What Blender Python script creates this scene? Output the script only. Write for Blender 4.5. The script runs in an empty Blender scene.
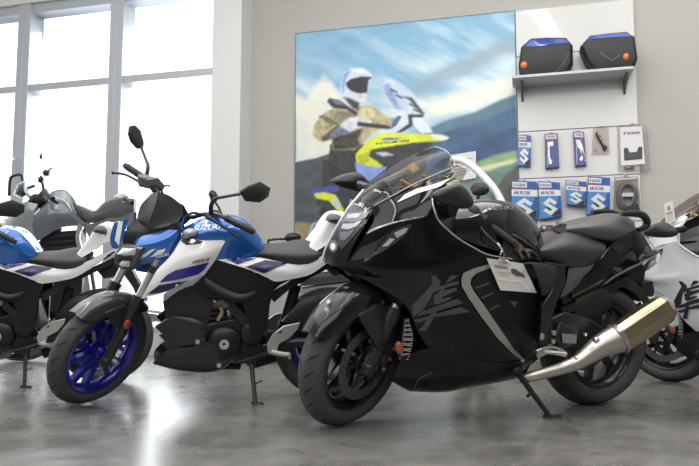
import bpy, bmesh, math, random
from mathutils import Vector as V, Matrix as M, noise as mnoise
from mathutils.bvhtree import BVHTree
random.seed(7)
scene = bpy.context.scene
COL = scene.collection
PI = math.pi
# ------------------------------------------------------------------ camera
FOC, HORIZON, CAMH = 680.0, 295.0, 0.56
PITCH = math.atan((HORIZON - 233.0) / FOC)
CAMP = V((0, 0, CAMH))
cd = bpy.data.cameras.new('camera'); cam = bpy.data.objects.new('camera', cd); COL.objects.link(cam)
cam.location = CAMP; cam.rotation_euler = (PI / 2 + PITCH, 0, 0)
cd.sensor_width = 36; cd.lens = FOC / 699 * 36; cd.clip_start = .05; cd.clip_end = 200
cd.dof.use_dof = True; cd.dof.focus_distance = 3.1; cd.dof.aperture_fstop = 11.0
scene.camera = cam
RP = M.Rotation(PITCH, 3, 'X')
def ray(px, py): return RP @ V((px - 349.5, FOC, 233.0 - py))
def ground(px, py):
    d = ray(px, py); t = -CAMP.z / d.z
    return CAMP + d * t
class Frame:
    """a local frame of a thing; P() turns a sighted direction into a local point on the plane y = const"""
    def __init__(s, m): s.m = m; s.i = m.inverted()
    def R(s, px, py): return s.i @ CAMP, (s.i.to_3x3() @ ray(px, py)).normalized()
    def P(s, px, py, y=0.0):
        o, d = s.R(px, py); return o + d * ((y - o.y) / d.y)
    def PX(s, px, py, x=0.0):
        o, d = s.R(px, py); return o + d * ((x - o.x) / d.x)
    def L(s, pts): return [s.P(*p) for p in pts]
def bike_matrix(root, ang, lean):
    h = V((-math.cos(ang), -math.sin(ang), 0)); l = V((math.sin(ang), -math.cos(ang), 0))
    r = M((( h.x, l.x, 0, root[0]), (h.y, l.y, 0, root[1]), (0, 0, 1, 0), (0, 0, 0, 1)))
    return r @ M.Rotation(-lean, 4, 'X')
def steer_matrix(wb, rake, trail, ang):
    p = V((wb + trail, 0, 0)); ax = V((-math.sin(rake), 0, math.cos(rake)))
    return M.Translation(p) @ M.Rotation(ang, 4, ax) @ M.Translation(-p)
# ------------------------------------------------------------------ materials
MATS = {}
def mat(name, col, rough=.5, metal=0., coat=0., var=0., scale=30., bump=0., emit=0., spec=.5, alpha=1., trans=0., ior=1.45):
    if name in MATS: return MATS[name]
    m = bpy.data.materials.new(name); m.use_nodes = True
    nt = m.node_tree; b = nt.nodes['Principled BSDF']
    c = (*col, 1)
    b.inputs['Base Color'].default_value = c
    b.inputs['Roughness'].default_value = rough
    b.inputs['Metallic'].default_value = metal
    b.inputs['Coat Weight'].default_value = coat
    b.inputs['Coat Roughness'].default_value = .05
    b.inputs['Specular IOR Level'].default_value = spec
    b.inputs['Alpha'].default_value = alpha
    b.inputs['Transmission Weight'].default_value = trans
    b.inputs['IOR'].default_value = ior
    if emit:
        b.inputs['Emission Color'].default_value = c; b.inputs['Emission Strength'].default_value = emit
    tc = nt.nodes.new('ShaderNodeTexCoord')
    n = nt.nodes.new('ShaderNodeTexNoise'); n.inputs['Scale'].default_value = scale; n.inputs['Detail'].default_value = 4
    nt.links.new(tc.outputs['Object'], n.inputs['Vector'])
    if var:
        mx = nt.nodes.new('ShaderNodeMix'); mx.data_type = 'RGBA'
        mx.inputs['A'].default_value = (*[max(0, k * (1 - var)) for k in col], 1)
        mx.inputs['B'].default_value = (*[min(1, k * (1 + var)) for k in col], 1)
        nt.links.new(n.outputs['Fac'], mx.inputs['Factor']); nt.links.new(mx.outputs['Result'], b.inputs['Base Color'])
    if bump:
        bp = nt.nodes.new('ShaderNodeBump'); bp.inputs['Strength'].default_value = bump; bp.inputs['Distance'].default_value = .002
        nt.links.new(n.outputs['Fac'], bp.inputs['Height']); nt.links.new(bp.outputs['Normal'], b.inputs['Normal'])
    MATS[name] = m; return m
def clear_mat(name, tint, gloss=.12):
    if name in MATS: return MATS[name]
    m = bpy.data.materials.new(name); m.use_nodes = True; nt = m.node_tree
    for n in list(nt.nodes): nt.nodes.remove(n)
    o = nt.nodes.new('ShaderNodeOutputMaterial'); t = nt.nodes.new('ShaderNodeBsdfTransparent'); g = nt.nodes.new('ShaderNodeBsdfGlossy')
    t.inputs['Color'].default_value = (*tint, 1); g.inputs['Roughness'].default_value = .04
    f = nt.nodes.new('ShaderNodeLayerWeight'); f.inputs['Blend'].default_value = .25
    mp = nt.nodes.new('ShaderNodeMapRange'); mp.inputs['To Min'].default_value = gloss * .25; mp.inputs['To Max'].default_value = min(1, gloss * 5)
    mx = nt.nodes.new('ShaderNodeMixShader')
    nt.links.new(f.outputs['Facing'], mp.inputs['Value']); nt.links.new(mp.outputs['Result'], mx.inputs['Fac'])
    nt.links.new(t.outputs[0], mx.inputs[1]); nt.links.new(g.outputs[0], mx.inputs[2]); nt.links.new(mx.outputs[0], o.inputs['Surface'])
    MATS[name] = m; return m
# ------------------------------------------------------------------ mesh makers: each returns (verts, faces)
def cr(pts, n):
    """Catmull-Rom resample of a list of vectors to n points"""
    pts = [V(p) for p in pts]; k = len(pts)
    if k == 1: return [pts[0].copy() for _ in range(n)]
    out = []
    for i in range(n):
        u = i / (n - 1) * (k - 1); a = min(int(u), k - 2); t = u - a
        p1, p2 = pts[a], pts[a + 1]
        p0 = pts[a - 1] if a > 0 else p1 * 2 - p2
        p3 = pts[a + 2] if a + 2 < k else p2 * 2 - p1
        out.append(.5 * ((2 * p1) + (p2 - p0) * t + (2 * p0 - 5 * p1 + 4 * p2 - p3) * t * t + (3 * p1 - p0 - 3 * p2 + p3) * t ** 3))
    return out
def join(*ms):
    v, f = [], []
    for a, b in ms:
        o = len(v); v += list(a); f += [[i + o for i in q] for q in b]
    return v, f
def mirror(m): return [V((p[0], -p[1], p[2])) for p in m[0]], [list(reversed(q)) for q in m[1]]
def both(m): return join(m, mirror(m))
def patch(rows, nu=28, nv=18, sym=True, flip=False, thick=0.):
    R = [cr(r, nu) for r in rows]
    cols = [cr([R[j][i] for j in range(len(R))], nv) for i in range(nu)]
    v = [cols[i][j] for i in range(nu) for j in range(nv)]
    f = [[i * nv + j, (i + 1) * nv + j, (i + 1) * nv + j + 1, i * nv + j + 1] for i in range(nu - 1) for j in range(nv - 1)]
    s = 0
    for q in f:
        n = (v[q[1]] - v[q[0]]).cross(v[q[3]] - v[q[0]]); s += n.y + .3 * n.z
    if (s < 0) != flip: f = [list(reversed(q)) for q in f]
    m = (v, f)
    if thick: m = thicken(m, thick)
    return both(m) if sym else m
def thicken(m, t):
    v, f = m
    nr = [V((0, 0, 0)) for _ in v]
    for q in f:
        a, b, c = v[q[0]], v[q[1]], v[q[-1]]; n = (b - a).cross(c - a)
        for i in q: nr[i] += n
    w = [p - (n.normalized() * t if n.length > 1e-12 else V((0, 0, 0))) for p, n in zip(v, nr)]
    o = len(v); cnt = {}
    for q in f:
        for i in range(len(q)):
            a, b = q[i], q[(i + 1) % len(q)]
            cnt[(a, b)] = cnt.get((a, b), 0) + 1
    F = [list(q) for q in f] + [[i + o for i in reversed(q)] for q in f]
    for (a, b) in cnt:
        if (b, a) not in cnt: F.append([b, a, a + o, b + o])
    return v + w, F
def tube(pts, rad, n=12, steps=None, sx=1., smooth=True, up=None):
    """round (or oval with sx) tube through points; rad a number or one per point"""
    pts = [V(p) for p in pts]
    rs = rad if isinstance(rad, (list, tuple)) else [rad] * len(pts)
    if smooth and len(pts) > 2:
        s = steps or (len(pts) * 5)
        P = cr(pts, s); Rr = [q.x for q in cr([V((r, 0, 0)) for r in rs], s)]
    else: P, Rr = pts, list(rs)
    v, f = [], []
    prev = V(up) if up else None
    for i, p in enumerate(P):
        t = (P[min(i + 1, len(P) - 1)] - P[max(i - 1, 0)]).normalized()
        if prev is None: prev = V((0, 0, 1)) if abs(t.z) < .9 else V((1, 0, 0))
        a = (prev - t * prev.dot(t)).normalized(); b = t.cross(a); prev = a
        for k in range(n):
            an = 2 * PI * k / n; v.append(p + (a * math.cos(an) + b * math.sin(an) * sx) * max(Rr[i], 1e-4))
    for i in range(len(P) - 1):
        for k in range(n):
            k2 = (k + 1) % n; f.append([i * n + k, i * n + k2, (i + 1) * n + k2, (i + 1) * n + k])
    f.append(list(reversed(range(n)))); f.append([(len(P) - 1) * n + k for k in range(n)])
    return v, f
def rings(rs, closed=False, caps=True):
    n = len(rs[0]); v = [V(p) for r in rs for p in r]; f = []
    for i in range(len(rs) - (0 if closed else 1)):
        j = (i + 1) % len(rs)
        for k in range(n):
            k2 = (k + 1) % n; f.append([i * n + k, i * n + k2, j * n + k2, j * n + k])
    if caps and not closed: f.append(list(reversed(range(n)))); f.append([(len(rs) - 1) * n + k for k in range(n)])
    return v, f
def lathe(prof, c=(0, 0, 0), n=64, a0=0., a1=2 * PI, closed_prof=False):
    """revolve (r, y) profile round the local Y axis through c"""
    c = V(c); full = abs(a1 - a0 - 2 * PI) < 1e-6; k = n if full else n + 1; m = len(prof)
    v = [c + V((r * math.cos(a0 + (a1 - a0) * i / n), y, r * math.sin(a0 + (a1 - a0) * i / n))) for i in range(k) for r, y in prof]
    f = []
    for i in range(n):
        j = (i + 1) % k
        for q in range(m if closed_prof else m - 1):
            q2 = (q + 1) % m; f.append([i * m + q, j * m + q, j * m + q2, i * m + q2])
    if closed_prof and not full: f.append(list(range(m))); f.append([(k - 1) * m + q for q in reversed(range(m))])
    return v, f
def prism(poly, d):
    """polygon (list of vectors) swept by vector d, closed"""
    poly = [V(p) for p in poly]; d = V(d); n = len(poly)
    v = poly + [p + d for p in poly]
    f = [list(reversed(range(n))), [i + n for i in range(n)]] + [[i, (i + 1) % n, (i + 1) % n + n, i + n] for i in range(n)]
    return fixn((v, f))
def box(x0, x1, y0, y1, z0, z1):
    return prism([(x0, y0, z0), (x1, y0, z0), (x1, y1, z0), (x0, y1, z0)], (0, 0, z1 - z0))
def puff(poly, d, ring=6, power=.5, back=0., sm=0):
    """polygon bulged by vector d (dome); back: flat back offset (fraction of -d)"""
    poly = [V(p) for p in poly]; d = V(d)
    if sm:
        k = len(poly); poly = cr(poly[-1:] + poly + poly[:2], (k + 2) * sm + 1)[sm:-sm - sm]
        poly = poly[:k * sm]
    n = len(poly); c = sum(poly, V((0, 0, 0))) / n; rs = []
    if back: rs.append([p - d * back for p in poly])
    for j in range(ring):
        s = math.cos(j / ring * PI / 2); h = (max(0, 1 - s ** 2)) ** power
        rs.append([c + (p - c) * s + d * h for p in poly])
    v = [p for r in rs for p in r]; f = []
    for i in range(len(rs) - 1):
        for k in range(n):
            k2 = (k + 1) % n; f.append([i * n + k, i * n + k2, (i + 1) * n + k2, (i + 1) * n + k])
    v.append(c + d); l = len(v) - 1; o = (len(rs) - 1) * n
    for k in range(n): f.append([o + k, o + (k + 1) % n, l])
    f.append(list(reversed(range(n))))
    return fixn((v, f))
def lens(poly, d, e, **k):
    """two-sided pillow: bulges by d on one side and e on the other"""
    return fixn(join(puff(poly, d, **k), puff(poly, e, **k)))
def fixn(m):
    bm = bmesh.new(); vs = [bm.verts.new(p) for p in m[0]]
    for q in m[1]:
        try: bm.faces.new([vs[i] for i in q])
        except ValueError: pass
    bmesh.ops.recalc_face_normals(bm, faces=bm.faces); bm.verts.index_update()
    r = ([v.co.copy() for v in bm.verts], [[v.index for v in f.verts] for f in bm.faces]); bm.free(); return r
def sphere(c, r, n=16, m=10, s=(1, 1, 1)):
    c = V(c); rs = []
    for i in range(m + 1):
        a = PI * i / m; rs.append([c + V((r * s[0] * math.sin(a) * math.cos(2 * PI * k / n), r * s[1] * math.sin(a) * math.sin(2 * PI * k / n), r * s[2] * math.cos(a))) for k in range(n)])
    return fixn(rings(rs, caps=False))
def bar(a, b, w, h, side=(0, 1, 0)):
    a, b, s = V(a), V(b), V(side); t = (b - a).normalized(); s = (s - t * s.dot(t)).normalized(); u = t.cross(s)
    q = [s * w / 2 + u * h / 2, -s * w / 2 + u * h / 2, -s * w / 2 - u * h / 2, s * w / 2 - u * h / 2]
    return fixn(rings([[a + k for k in q], [b + k for k in q]]))
def cyl(a, b, r, n=20, r2=None): return tube([a, b], [r, r if r2 is None else r2], n, smooth=False)
def xf(m, mx): return [mx @ V(p) for p in m[0]], m[1]
# ------------------------------------------------------------------ objects
GEO = {}
def link(name, m, material, parent=None, S=None, sharp=35, bevel=0., label=None, bseg=2):
    me = bpy.data.meshes.new(name)
    me.from_pydata([tuple(p) for p in m[0]], [], [tuple(q) for q in m[1]]); me.update()
    o = bpy.data.objects.new(name, me); COL.objects.link(o)
    if material: me.materials.append(material)
    for p in me.polygons: p.use_smooth = True
    if sharp is not None: me.set_sharp_from_angle(angle=math.radians(sharp))
    if parent: o.parent = parent
    if S is not None: o.matrix_local = S
    if bevel:
        b = o.modifiers.new('bevel', 'BEVEL'); b.width = bevel; b.segments = bseg; b.limit_method = 'ANGLE'; b.angle_limit = math.radians(40)
        b.harden_normals = False
    if label: o['label'] = label
    GEO[o.name] = m
    return o
def link_multi(name, ms, parent=None, S=None, sharp=35, label=None):
    m = join(*[a for a, _ in ms]); o = link(name, m, None, parent, S, sharp, label=label); k = 0
    for i, (a, mt) in enumerate(ms):
        o.data.materials.append(mt)
        for q in range(len(a[1])): o.data.polygons[k + q].material_index = i
        k += len(a[1])
    return o
def thing(name, label, cat, mx=None, group=None):
    o = bpy.data.objects.new(name, None); COL.objects.link(o); o.empty_display_size = .1
    if mx is not None: o.matrix_world = mx
    o['label'] = label; o['category'] = cat
    if group: o['group'] = group
    return o
def tag(o, label, cat, group=None):
    o['label'] = label; o['category'] = cat
    if group: o['group'] = group
    return o
def struct(o): o['kind'] = 'structure'; return o
def bvh(*ms):
    m = join(*ms); return BVHTree.FromPolygons([V(p) for p in m[0]], m[1])
def stick(frame, uv, faces, tree, off=.0015, y=0.2):
    """lay flat artwork (sighted points) on a surface"""
    out = []; last = None
    for (px, py) in uv:
        o, d = frame.R(px, py); h = tree.ray_cast(o, d)
        if h[0] is not None:
            n = h[1] if h[1].dot(d) < 0 else -h[1]
            p = h[0] + n * off; last = (h[0] - o).length
        else:
            p = o + d * last if last else frame.P(px, py, y)
        out.append(p)
    return out, faces
def decal(frame, poly, tree, off=.0015, cut=6., y=.2):
    bm = bmesh.new(); vs = [bm.verts.new((p[0], p[1], 0)) for p in poly]; bm.faces.new(vs)
    bmesh.ops.triangulate(bm, faces=bm.faces)
    for _ in range(5):
        e = [e for e in bm.edges if e.calc_length() > cut]
        if not e: break
        bmesh.ops.subdivide_edges(bm, edges=e, cuts=1); bmesh.ops.triangulate(bm, faces=bm.faces)
    bm.verts.index_update()
    r = stick(frame, [(v.co.x, v.co.y) for v in bm.verts], [[v.index for v in f.verts] for f in bm.faces], tree, off, y); bm.free(); return r
def text_shape(s, bold=0.):
    c = bpy.data.curves.new('t', 'FONT'); c.body = s; c.offset = bold
    o = bpy.data.objects.new('t', c); COL.objects.link(o)
    dg = bpy.context.evaluated_depsgraph_get(); me = o.evaluated_get(dg).to_mesh()
    v = [x.co.copy() for x in me.vertices]; f = [list(p.vertices) for p in me.polygons]
    o.evaluated_get(dg).to_mesh_clear(); bpy.data.objects.remove(o); bpy.data.curves.remove(c)
    x0, x1 = min(p.x for p in v), max(p.x for p in v); y0, y1 = min(p.y for p in v), max(p.y for p in v)
    return [((p.x - x0) / (x1 - x0), (p.y - y0) / (y1 - y0)) for p in v], f
def text_decal(frame, s, q, tree, off=.002, bold=.02, y=.2):
    """q: bottom-left, bottom-right, top-left as sighted"""
    t, f = text_shape(s, bold)
    (ax, ay), (bx, by), (cx, cy) = q
    return stick(frame, [(ax + (bx - ax) * u + (cx - ax) * w, ay + (by - ay) * u + (cy - ay) * w) for u, w in t], f, tree, off, y)
def text_flat(s, o, ux, uy, bold=.02):
    t, f = text_shape(s, bold); o, ux, uy = V(o), V(ux), V(uy)
    return [o + ux * a + uy * b for a, b in t], f
def copy_tree(o, parent=None):
    c = o.copy(); COL.objects.link(c)
    if parent: c.parent = parent
    for ch in list(o.children): copy_tree(ch, c)
    return c
def capped(rows, nu, nv, thick=0):
    """a seat or tank: the two half shells plus closing ends"""
    a = patch(rows, nu, nv, sym=False); v, f = a
    b = mirror(a); m = join(a, b); o = len(v)
    for i in (0, nu - 1):
        l = [i * nv + j for j in range(nv)]; m[1].append(l + [k + o for k in reversed(l)])
    for i in range(nu - 1):   # floor
        q = [i * nv + nv - 1, (i + 1) * nv + nv - 1]; m[1].append([q[0], q[1], q[1] + o, q[0] + o])
    return fixn(m)
# ------------------------------------------------------------------ shared parts
RUB = lambda: mat('tyre_rubber', (.05, .05, .05), .6, var=.25, scale=60, bump=.15)
GRV = lambda: mat('tread_groove', (.008, .008, .008), .9)
def tyre_profile(R, w, r0):
    pr = []
    for i in range(17):
        a = -1 + 2 * i / 16
        y = a * w / 2; rr = R - (1 - math.cos(a * 1.15)) / (1 - math.cos(1.15)) * (R - r0) * .42
        pr.append((rr, y))
    s = R - (R - r0) * .42
    return [(r0, -w * .36), (r0 + (s - r0) * .5, -w * .49)] + pr + [(r0 + (s - r0) * .5, w * .49), (r0, w * .36)]
def wheel(name, root, c, R, w, rimmat, S=None, r0=.212, spokes=5, discs=(), disc_r=.155, sprocket=False, tread=26, spoke_w=.03, discmat=None, yspoke=True):
    c = V(c); hw = w * .36
    rim = lathe([(r0 + .004, -hw), (r0 - .004, -hw - .006), (r0 - .014, -hw), (r0 - .03, -hw * .45), (r0 - .034, 0), (r0 - .03, hw * .45), (r0 - .014, hw), (r0 - .004, hw + .006), (r0 + .004, hw), (r0 + .002, hw * .8), (r0 - .02, 0), (r0 + .002, -hw * .8)], c, 72, closed_prof=True)
    hub = lathe([(.012, -.055), (.04, -.055), (.046, -.03), (.046, .03), (.04, .055), (.012, .055)], c, 28, closed_prof=True)
    ms = [rim, hub]
    for i in range(spokes):
        a = 2 * PI * i / spokes + .3
        e = V((math.cos(a), 0, math.sin(a))); t = V((-math.sin(a), 0, math.cos(a)))
        if yspoke:
            for s in (-1, 1):
                ms.append(bar(c + e * .03 + t * s * .012, c + e * (r0 - .025) + t * s * .05, .03, spoke_w * .62))
        else:
            ms.append(bar(c + e * .03, c + e * (r0 - .025), .03, spoke_w))
    o = link(name, join(*ms), rimmat, root, S, sharp=40)
    # tread grooves cut as slim dark strips on the tyre's crown
    v, f = [], []
    def tp(th, a):
        rr = R - (1 - math.cos(a * 1.15)) / (1 - math.cos(1.15)) * (R - r0) * .42 + .0012
        return c + V((rr * math.cos(th), a * w / 2, rr * math.sin(th)))
    for i in range(tread):
        for s in (-1, 1):
            th = 2 * PI * (i + (.5 if s > 0 else 0)) / tread
            pts = [(th + .16 * k / 5 * (1 if k < 3 else .9), s * (.08 + .66 * k / 5)) for k in range(6)]
            b = len(v)
            for k, (t_, a_) in enumerate(pts):
                ww = .016 * (1 - abs(k - 2.5) / 4.); v += [tp(t_ - ww, a_), tp(t_ + ww, a_)]
            for k in range(5): f.append([b + 2 * k, b + 2 * k + 1, b + 2 * k + 3, b + 2 * k + 2])
    link_multi('tyre', [(fixn(lathe(tyre_profile(R, w, r0), c, 96, closed_prof=True)), RUB()), ((v, f), GRV())], o, sharp=60)
    dm = discmat or mat('disc_steel', (.16, .16, .165), .4, .8, var=.2, scale=90)
    for y in discs:
        prof = [(disc_r * .74, -.003), (disc_r, -.003), (disc_r, .003), (disc_r * .74, .003)]
        hv = []
        sy = 1 if y > 0 else -1
        for i in range(30):
            for k, rr in enumerate((.8, .87, .94)):
                a = 2 * PI * (i + k * .33) / 30; q = c + V((rr * disc_r * math.cos(a), y + sy * .0033, rr * disc_r * math.sin(a)))
                hv.append(fixn(([q + V((.0035 * math.cos(b * PI / 3), 0, .0035 * math.sin(b * PI / 3))) for b in range(6)], [list(range(6))])))
        car = [lathe([(.03, y - .004), (.055, y - .004), (.055, y + .004), (.03, y + .004)], c, 24, closed_prof=True)]
        for i in range(6):
            a = 2 * PI * i / 6; e = V((math.cos(a), 0, math.sin(a)))
            car.append(bar(c + V((0, y, 0)) + e * .05, c + V((0, y, 0)) + e * disc_r * .78, .006, .016))
        link_multi('brake_disc', [(fixn(lathe(prof, c + V((0, y, 0)), 60, closed_prof=True)), dm), (join(*hv), GRV()), (join(*car), mat('carrier_black', (.02, .02, .02), .4))], o, sharp=40)
    return o
# ================================================================== the showroom
WDIR = V((-.966, .2577, 0)).normalized()        # along the back wall, receding to the left
WN = V((-.2577, -.966, 0)).normalized()         # out of the wall, towards the room
WP = V((2.75, 5.44, 0))
# wall frame: x to the right along the wall, y out of the wall into the room, z up
WALLM = M(((-WDIR.x, WN.x, 0, WP.x), (-WDIR.y, WN.y, 0, WP.y), (0, 0, 1, 0), (0, 0, 0, 1)))
WF = Frame(WALLM)
def on_wall(px, py, off=0.): return WF.P(px, py, off)
def wx(px, off=0.): return on_wall(px, 200, off).x
wall_m = mat('painted_wall', (.47, .458, .438), .75, var=.03, scale=3, bump=.05)
white_m = mat('white_paint', (.72, .72, .71), .6, var=.02, scale=4)
frame_m = mat('window_frame_grey', (.5, .53, .57), .4, .2)  # frame colour lightened to carry the daylight bloom
PD = .26                                        # the window wall stands this far in front of the poster wall
# floor: polished concrete
fm = bpy.data.materials.new('polished_concrete'); fm.use_nodes = True
nt = fm.node_tree; b = nt.nodes['Principled BSDF']
tc = nt.nodes.new('ShaderNodeTexCoord')
n1 = nt.nodes.new('ShaderNodeTexNoise'); n1.inputs['Scale'].default_value = 2.6; n1.inputs['Detail'].default_value = 9; n1.inputs['Roughness'].default_value = .65; n1.inputs['Distortion'].default_value = .5
n2 = nt.nodes.new('ShaderNodeTexNoise'); n2.inputs['Scale'].default_value = 9; n2.inputs['Detail'].default_value = 8
r1 = nt.nodes.new('ShaderNodeValToRGB')
r1.color_ramp.elements[0].position = .36; r1.color_ramp.elements[0].color = (.085, .082, .077, 1)
r1.color_ramp.elements[1].position = .64; r1.color_ramp.elements[1].color = (.19, .184, .174, 1)
mx = nt.nodes.new('ShaderNodeMix'); mx.data_type = 'FLOAT'; mx.inputs['Factor'].default_value = .35
r2 = nt.nodes.new('ShaderNodeMapRange'); r2.inputs['To Min'].default_value = .16; r2.inputs['To Max'].default_value = .40
bp = nt.nodes.new('ShaderNodeBump'); bp.inputs['Strength'].default_value = .12; bp.inputs['Distance'].default_value = .004
for n in (n1, n2): nt.links.new(tc.outputs['Object'], n.inputs['Vector'])
nt.links.new(n1.outputs['Fac'], mx.inputs['A']); nt.links.new(n2.outputs['Fac'], mx.inputs['B'])
nt.links.new(mx.outputs['Result'], r1.inputs['Fac']); nt.links.new(r1.outputs['Color'], b.inputs['Base Color'])
nt.links.new(n1.outputs['Fac'], r2.inputs['Value']); nt.links.new(r2.outputs['Result'], b.inputs['Roughness'])
nt.links.new(n1.outputs['Fac'], bp.inputs['Height']); nt.links.new(bp.outputs['Normal'], b.inputs['Normal'])
b.inputs['Specular IOR Level'].default_value = .6; b.inputs['Coat Weight'].default_value = .18; b.inputs['Coat Roughness'].default_value = .22
struct(link('floor', box(-12, 10, -7, 14, -.1, 0), fm))
# back wall, right of the corner
xc = wx(250)                                    # corner beside the pillar
struct(link('wall_back', xf(box(xc, 9.5, -.2, 0, 0, 4.6), WALLM), wall_m))
xp = wx(237, PD)
# pillar / window wall with openings
Z = lambda px, py, off=0.: on_wall(px, py, off).z
xw1 = wx(210, PD)
SILL = .2
struct(link('wall_pillar', xf(box(xw1, xc + .001, -.2, PD, 0, 4.6), WALLM), white_m))
struct(link('wall_sill', xf(box(-9.5, xw1, -.02, PD - .02, 0, SILL), WALLM), mat('bright_white_paint', (.8, .8, .79), .6)))
struct(link('wall_lintel', xf(box(-9.5, xw1, -.02, PD - .02, 3.58, 4.6), WALLM), white_m))
struct(link('baseboard_back', xf(box(xc, 9.5, 0, .012, 0, .07), WALLM), mat('skirting', (.42, .41, .40), .5), bevel=.003))
# windows: mullions, transom, panes
glass_m = clear_mat('window_glass', (.97, .985, 1.), .06)
xm = [-9.4] + [wx(a, PD) for a in (-230, -100, 14, 109)] + [xw1]
HT = 2.68; TOP = 3.58
hw = .075
for i in range(len(xm) - 1):
    x0, x1 = xm[i], xm[i + 1]
    fr = [box(x0, x0 + hw, .02, PD - .03, SILL, TOP), box(x1 - hw, x1, .02, PD - .03, SILL, TOP) if i < len(xm) - 2 else box(x1 - .02, x1, .02, PD - .03, SILL, TOP),
          box(x0, x1, .04, PD - .05, SILL, SILL + .06), box(x0, x1, .04, PD - .05, TOP - .1, TOP), box(x0, x1, .04, PD - .04, HT - .035, HT + .035)]
    w = link('window_%d' % (i + 1), xf(join(*fr), WALLM), frame_m, bevel=.004); struct(w)
    for z0, z1 in ((SILL + .05, HT - .03), (HT + .03, TOP - .08)):
        link('window_pane', xf(box(x0 + .03, x1 - .02, .10, .112, z0, z1), WALLM), glass_m, w)
# ground outside and a few pale trees, washed out by the daylight
og = link('ground_outside', xf(box(-14, 4, -16, -.25, -.12, -.02), WALLM), mat('pale_paving', (.75, .75, .73), .8, var=.05, scale=2)); struct(og)
# ---------------------------------------------------------------- light
wd = bpy.data.worlds.new('world'); scene.world = wd; wd.use_nodes = True
nt = wd.node_tree; bg = nt.nodes['Background']
tc = nt.nodes.new('ShaderNodeTexCoord')
vd = nt.nodes.new('ShaderNodeVectorMath'); vd.operation = 'DOT_PRODUCT'; vd.inputs[1].default_value = (-.4, .89, .2)
mr = nt.nodes.new('ShaderNodeMapRange'); mr.inputs['From Min'].default_value = -1.; mr.inputs['From Max'].default_value = 1.
cl = nt.nodes.new('ShaderNodeValToRGB'); cl.color_ramp.interpolation = 'EASE'
e = cl.color_ramp.elements; e[0].color = (.03, .03, .029, 1); e[1].color = (1., 1., 1., 1); e[1].position = .78
k_ = e.new(.5); k_.color = (.2, .2, .2, 1)
bg.inputs['Strength'].default_value = 2.2
nt.links.new(tc.outputs['Generated'], vd.inputs[0]); nt.links.new(vd.outputs['Value'], mr.inputs['Value'])
nt.links.new(mr.outputs['Result'], cl.inputs['Fac']); nt.links.new(cl.outputs['Color'], bg.inputs['Color'])
def area(name, loc, target, sx, sy, power, col=(1, 1, 1)):
    l = bpy.data.lights.new(name, 'AREA'); l.shape = 'RECTANGLE'; l.size = sx; l.size_y = sy; l.energy = power; l.color = col
    o = bpy.data.objects.new(name, l); COL.objects.link(o); o.location = loc
    o.rotation_euler = (V(target) - V(loc)).to_track_quat('-Z', 'Y').to_euler(); return o
area('daylight_window', WALLM @ V(((xm[2] + xw1) / 2, -.4, 2.0)), WALLM @ V(((xm[2] + xw1) / 2 + .8, 5, .3)), 4.4, 2.8, 170, (.95, .98, 1))
for i_ in range(3):
    area('ceiling_light', (-3.2 + 2.9 * i_, 2.0, 4.5), (-3.2 + 2.9 * i_, 2.0, 0), 2.2, 6, 95, (1, .98, .95))
for x_, y_ in ((-1.6, .6), (1.3, .4), (1.0, 3.0), (3.2, 2.2), (-1.9, 3.0)):
    area('ceiling_strip', (x_, y_, 4.1), (x_, y_, 0), .22, 2.4, 24, (1, .98, .95))
area('shopfront_light', (.6, -3.2, 4.2), (.6, 3.5, .5), 9, 2.4, 210, (1, .98, .95))  # fill lamp added behind the camera to brighten the room
scene.view_settings.view_transform = 'Standard'; scene.view_settings.look = 'None'
scene.view_settings.exposure = 0.0
scene.cycles.use_denoising = True
scene.cycles.max_bounces = 6; scene.cycles.transparent_max_bounces = 12; scene.cycles.sample_clamp_indirect = 6
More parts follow.
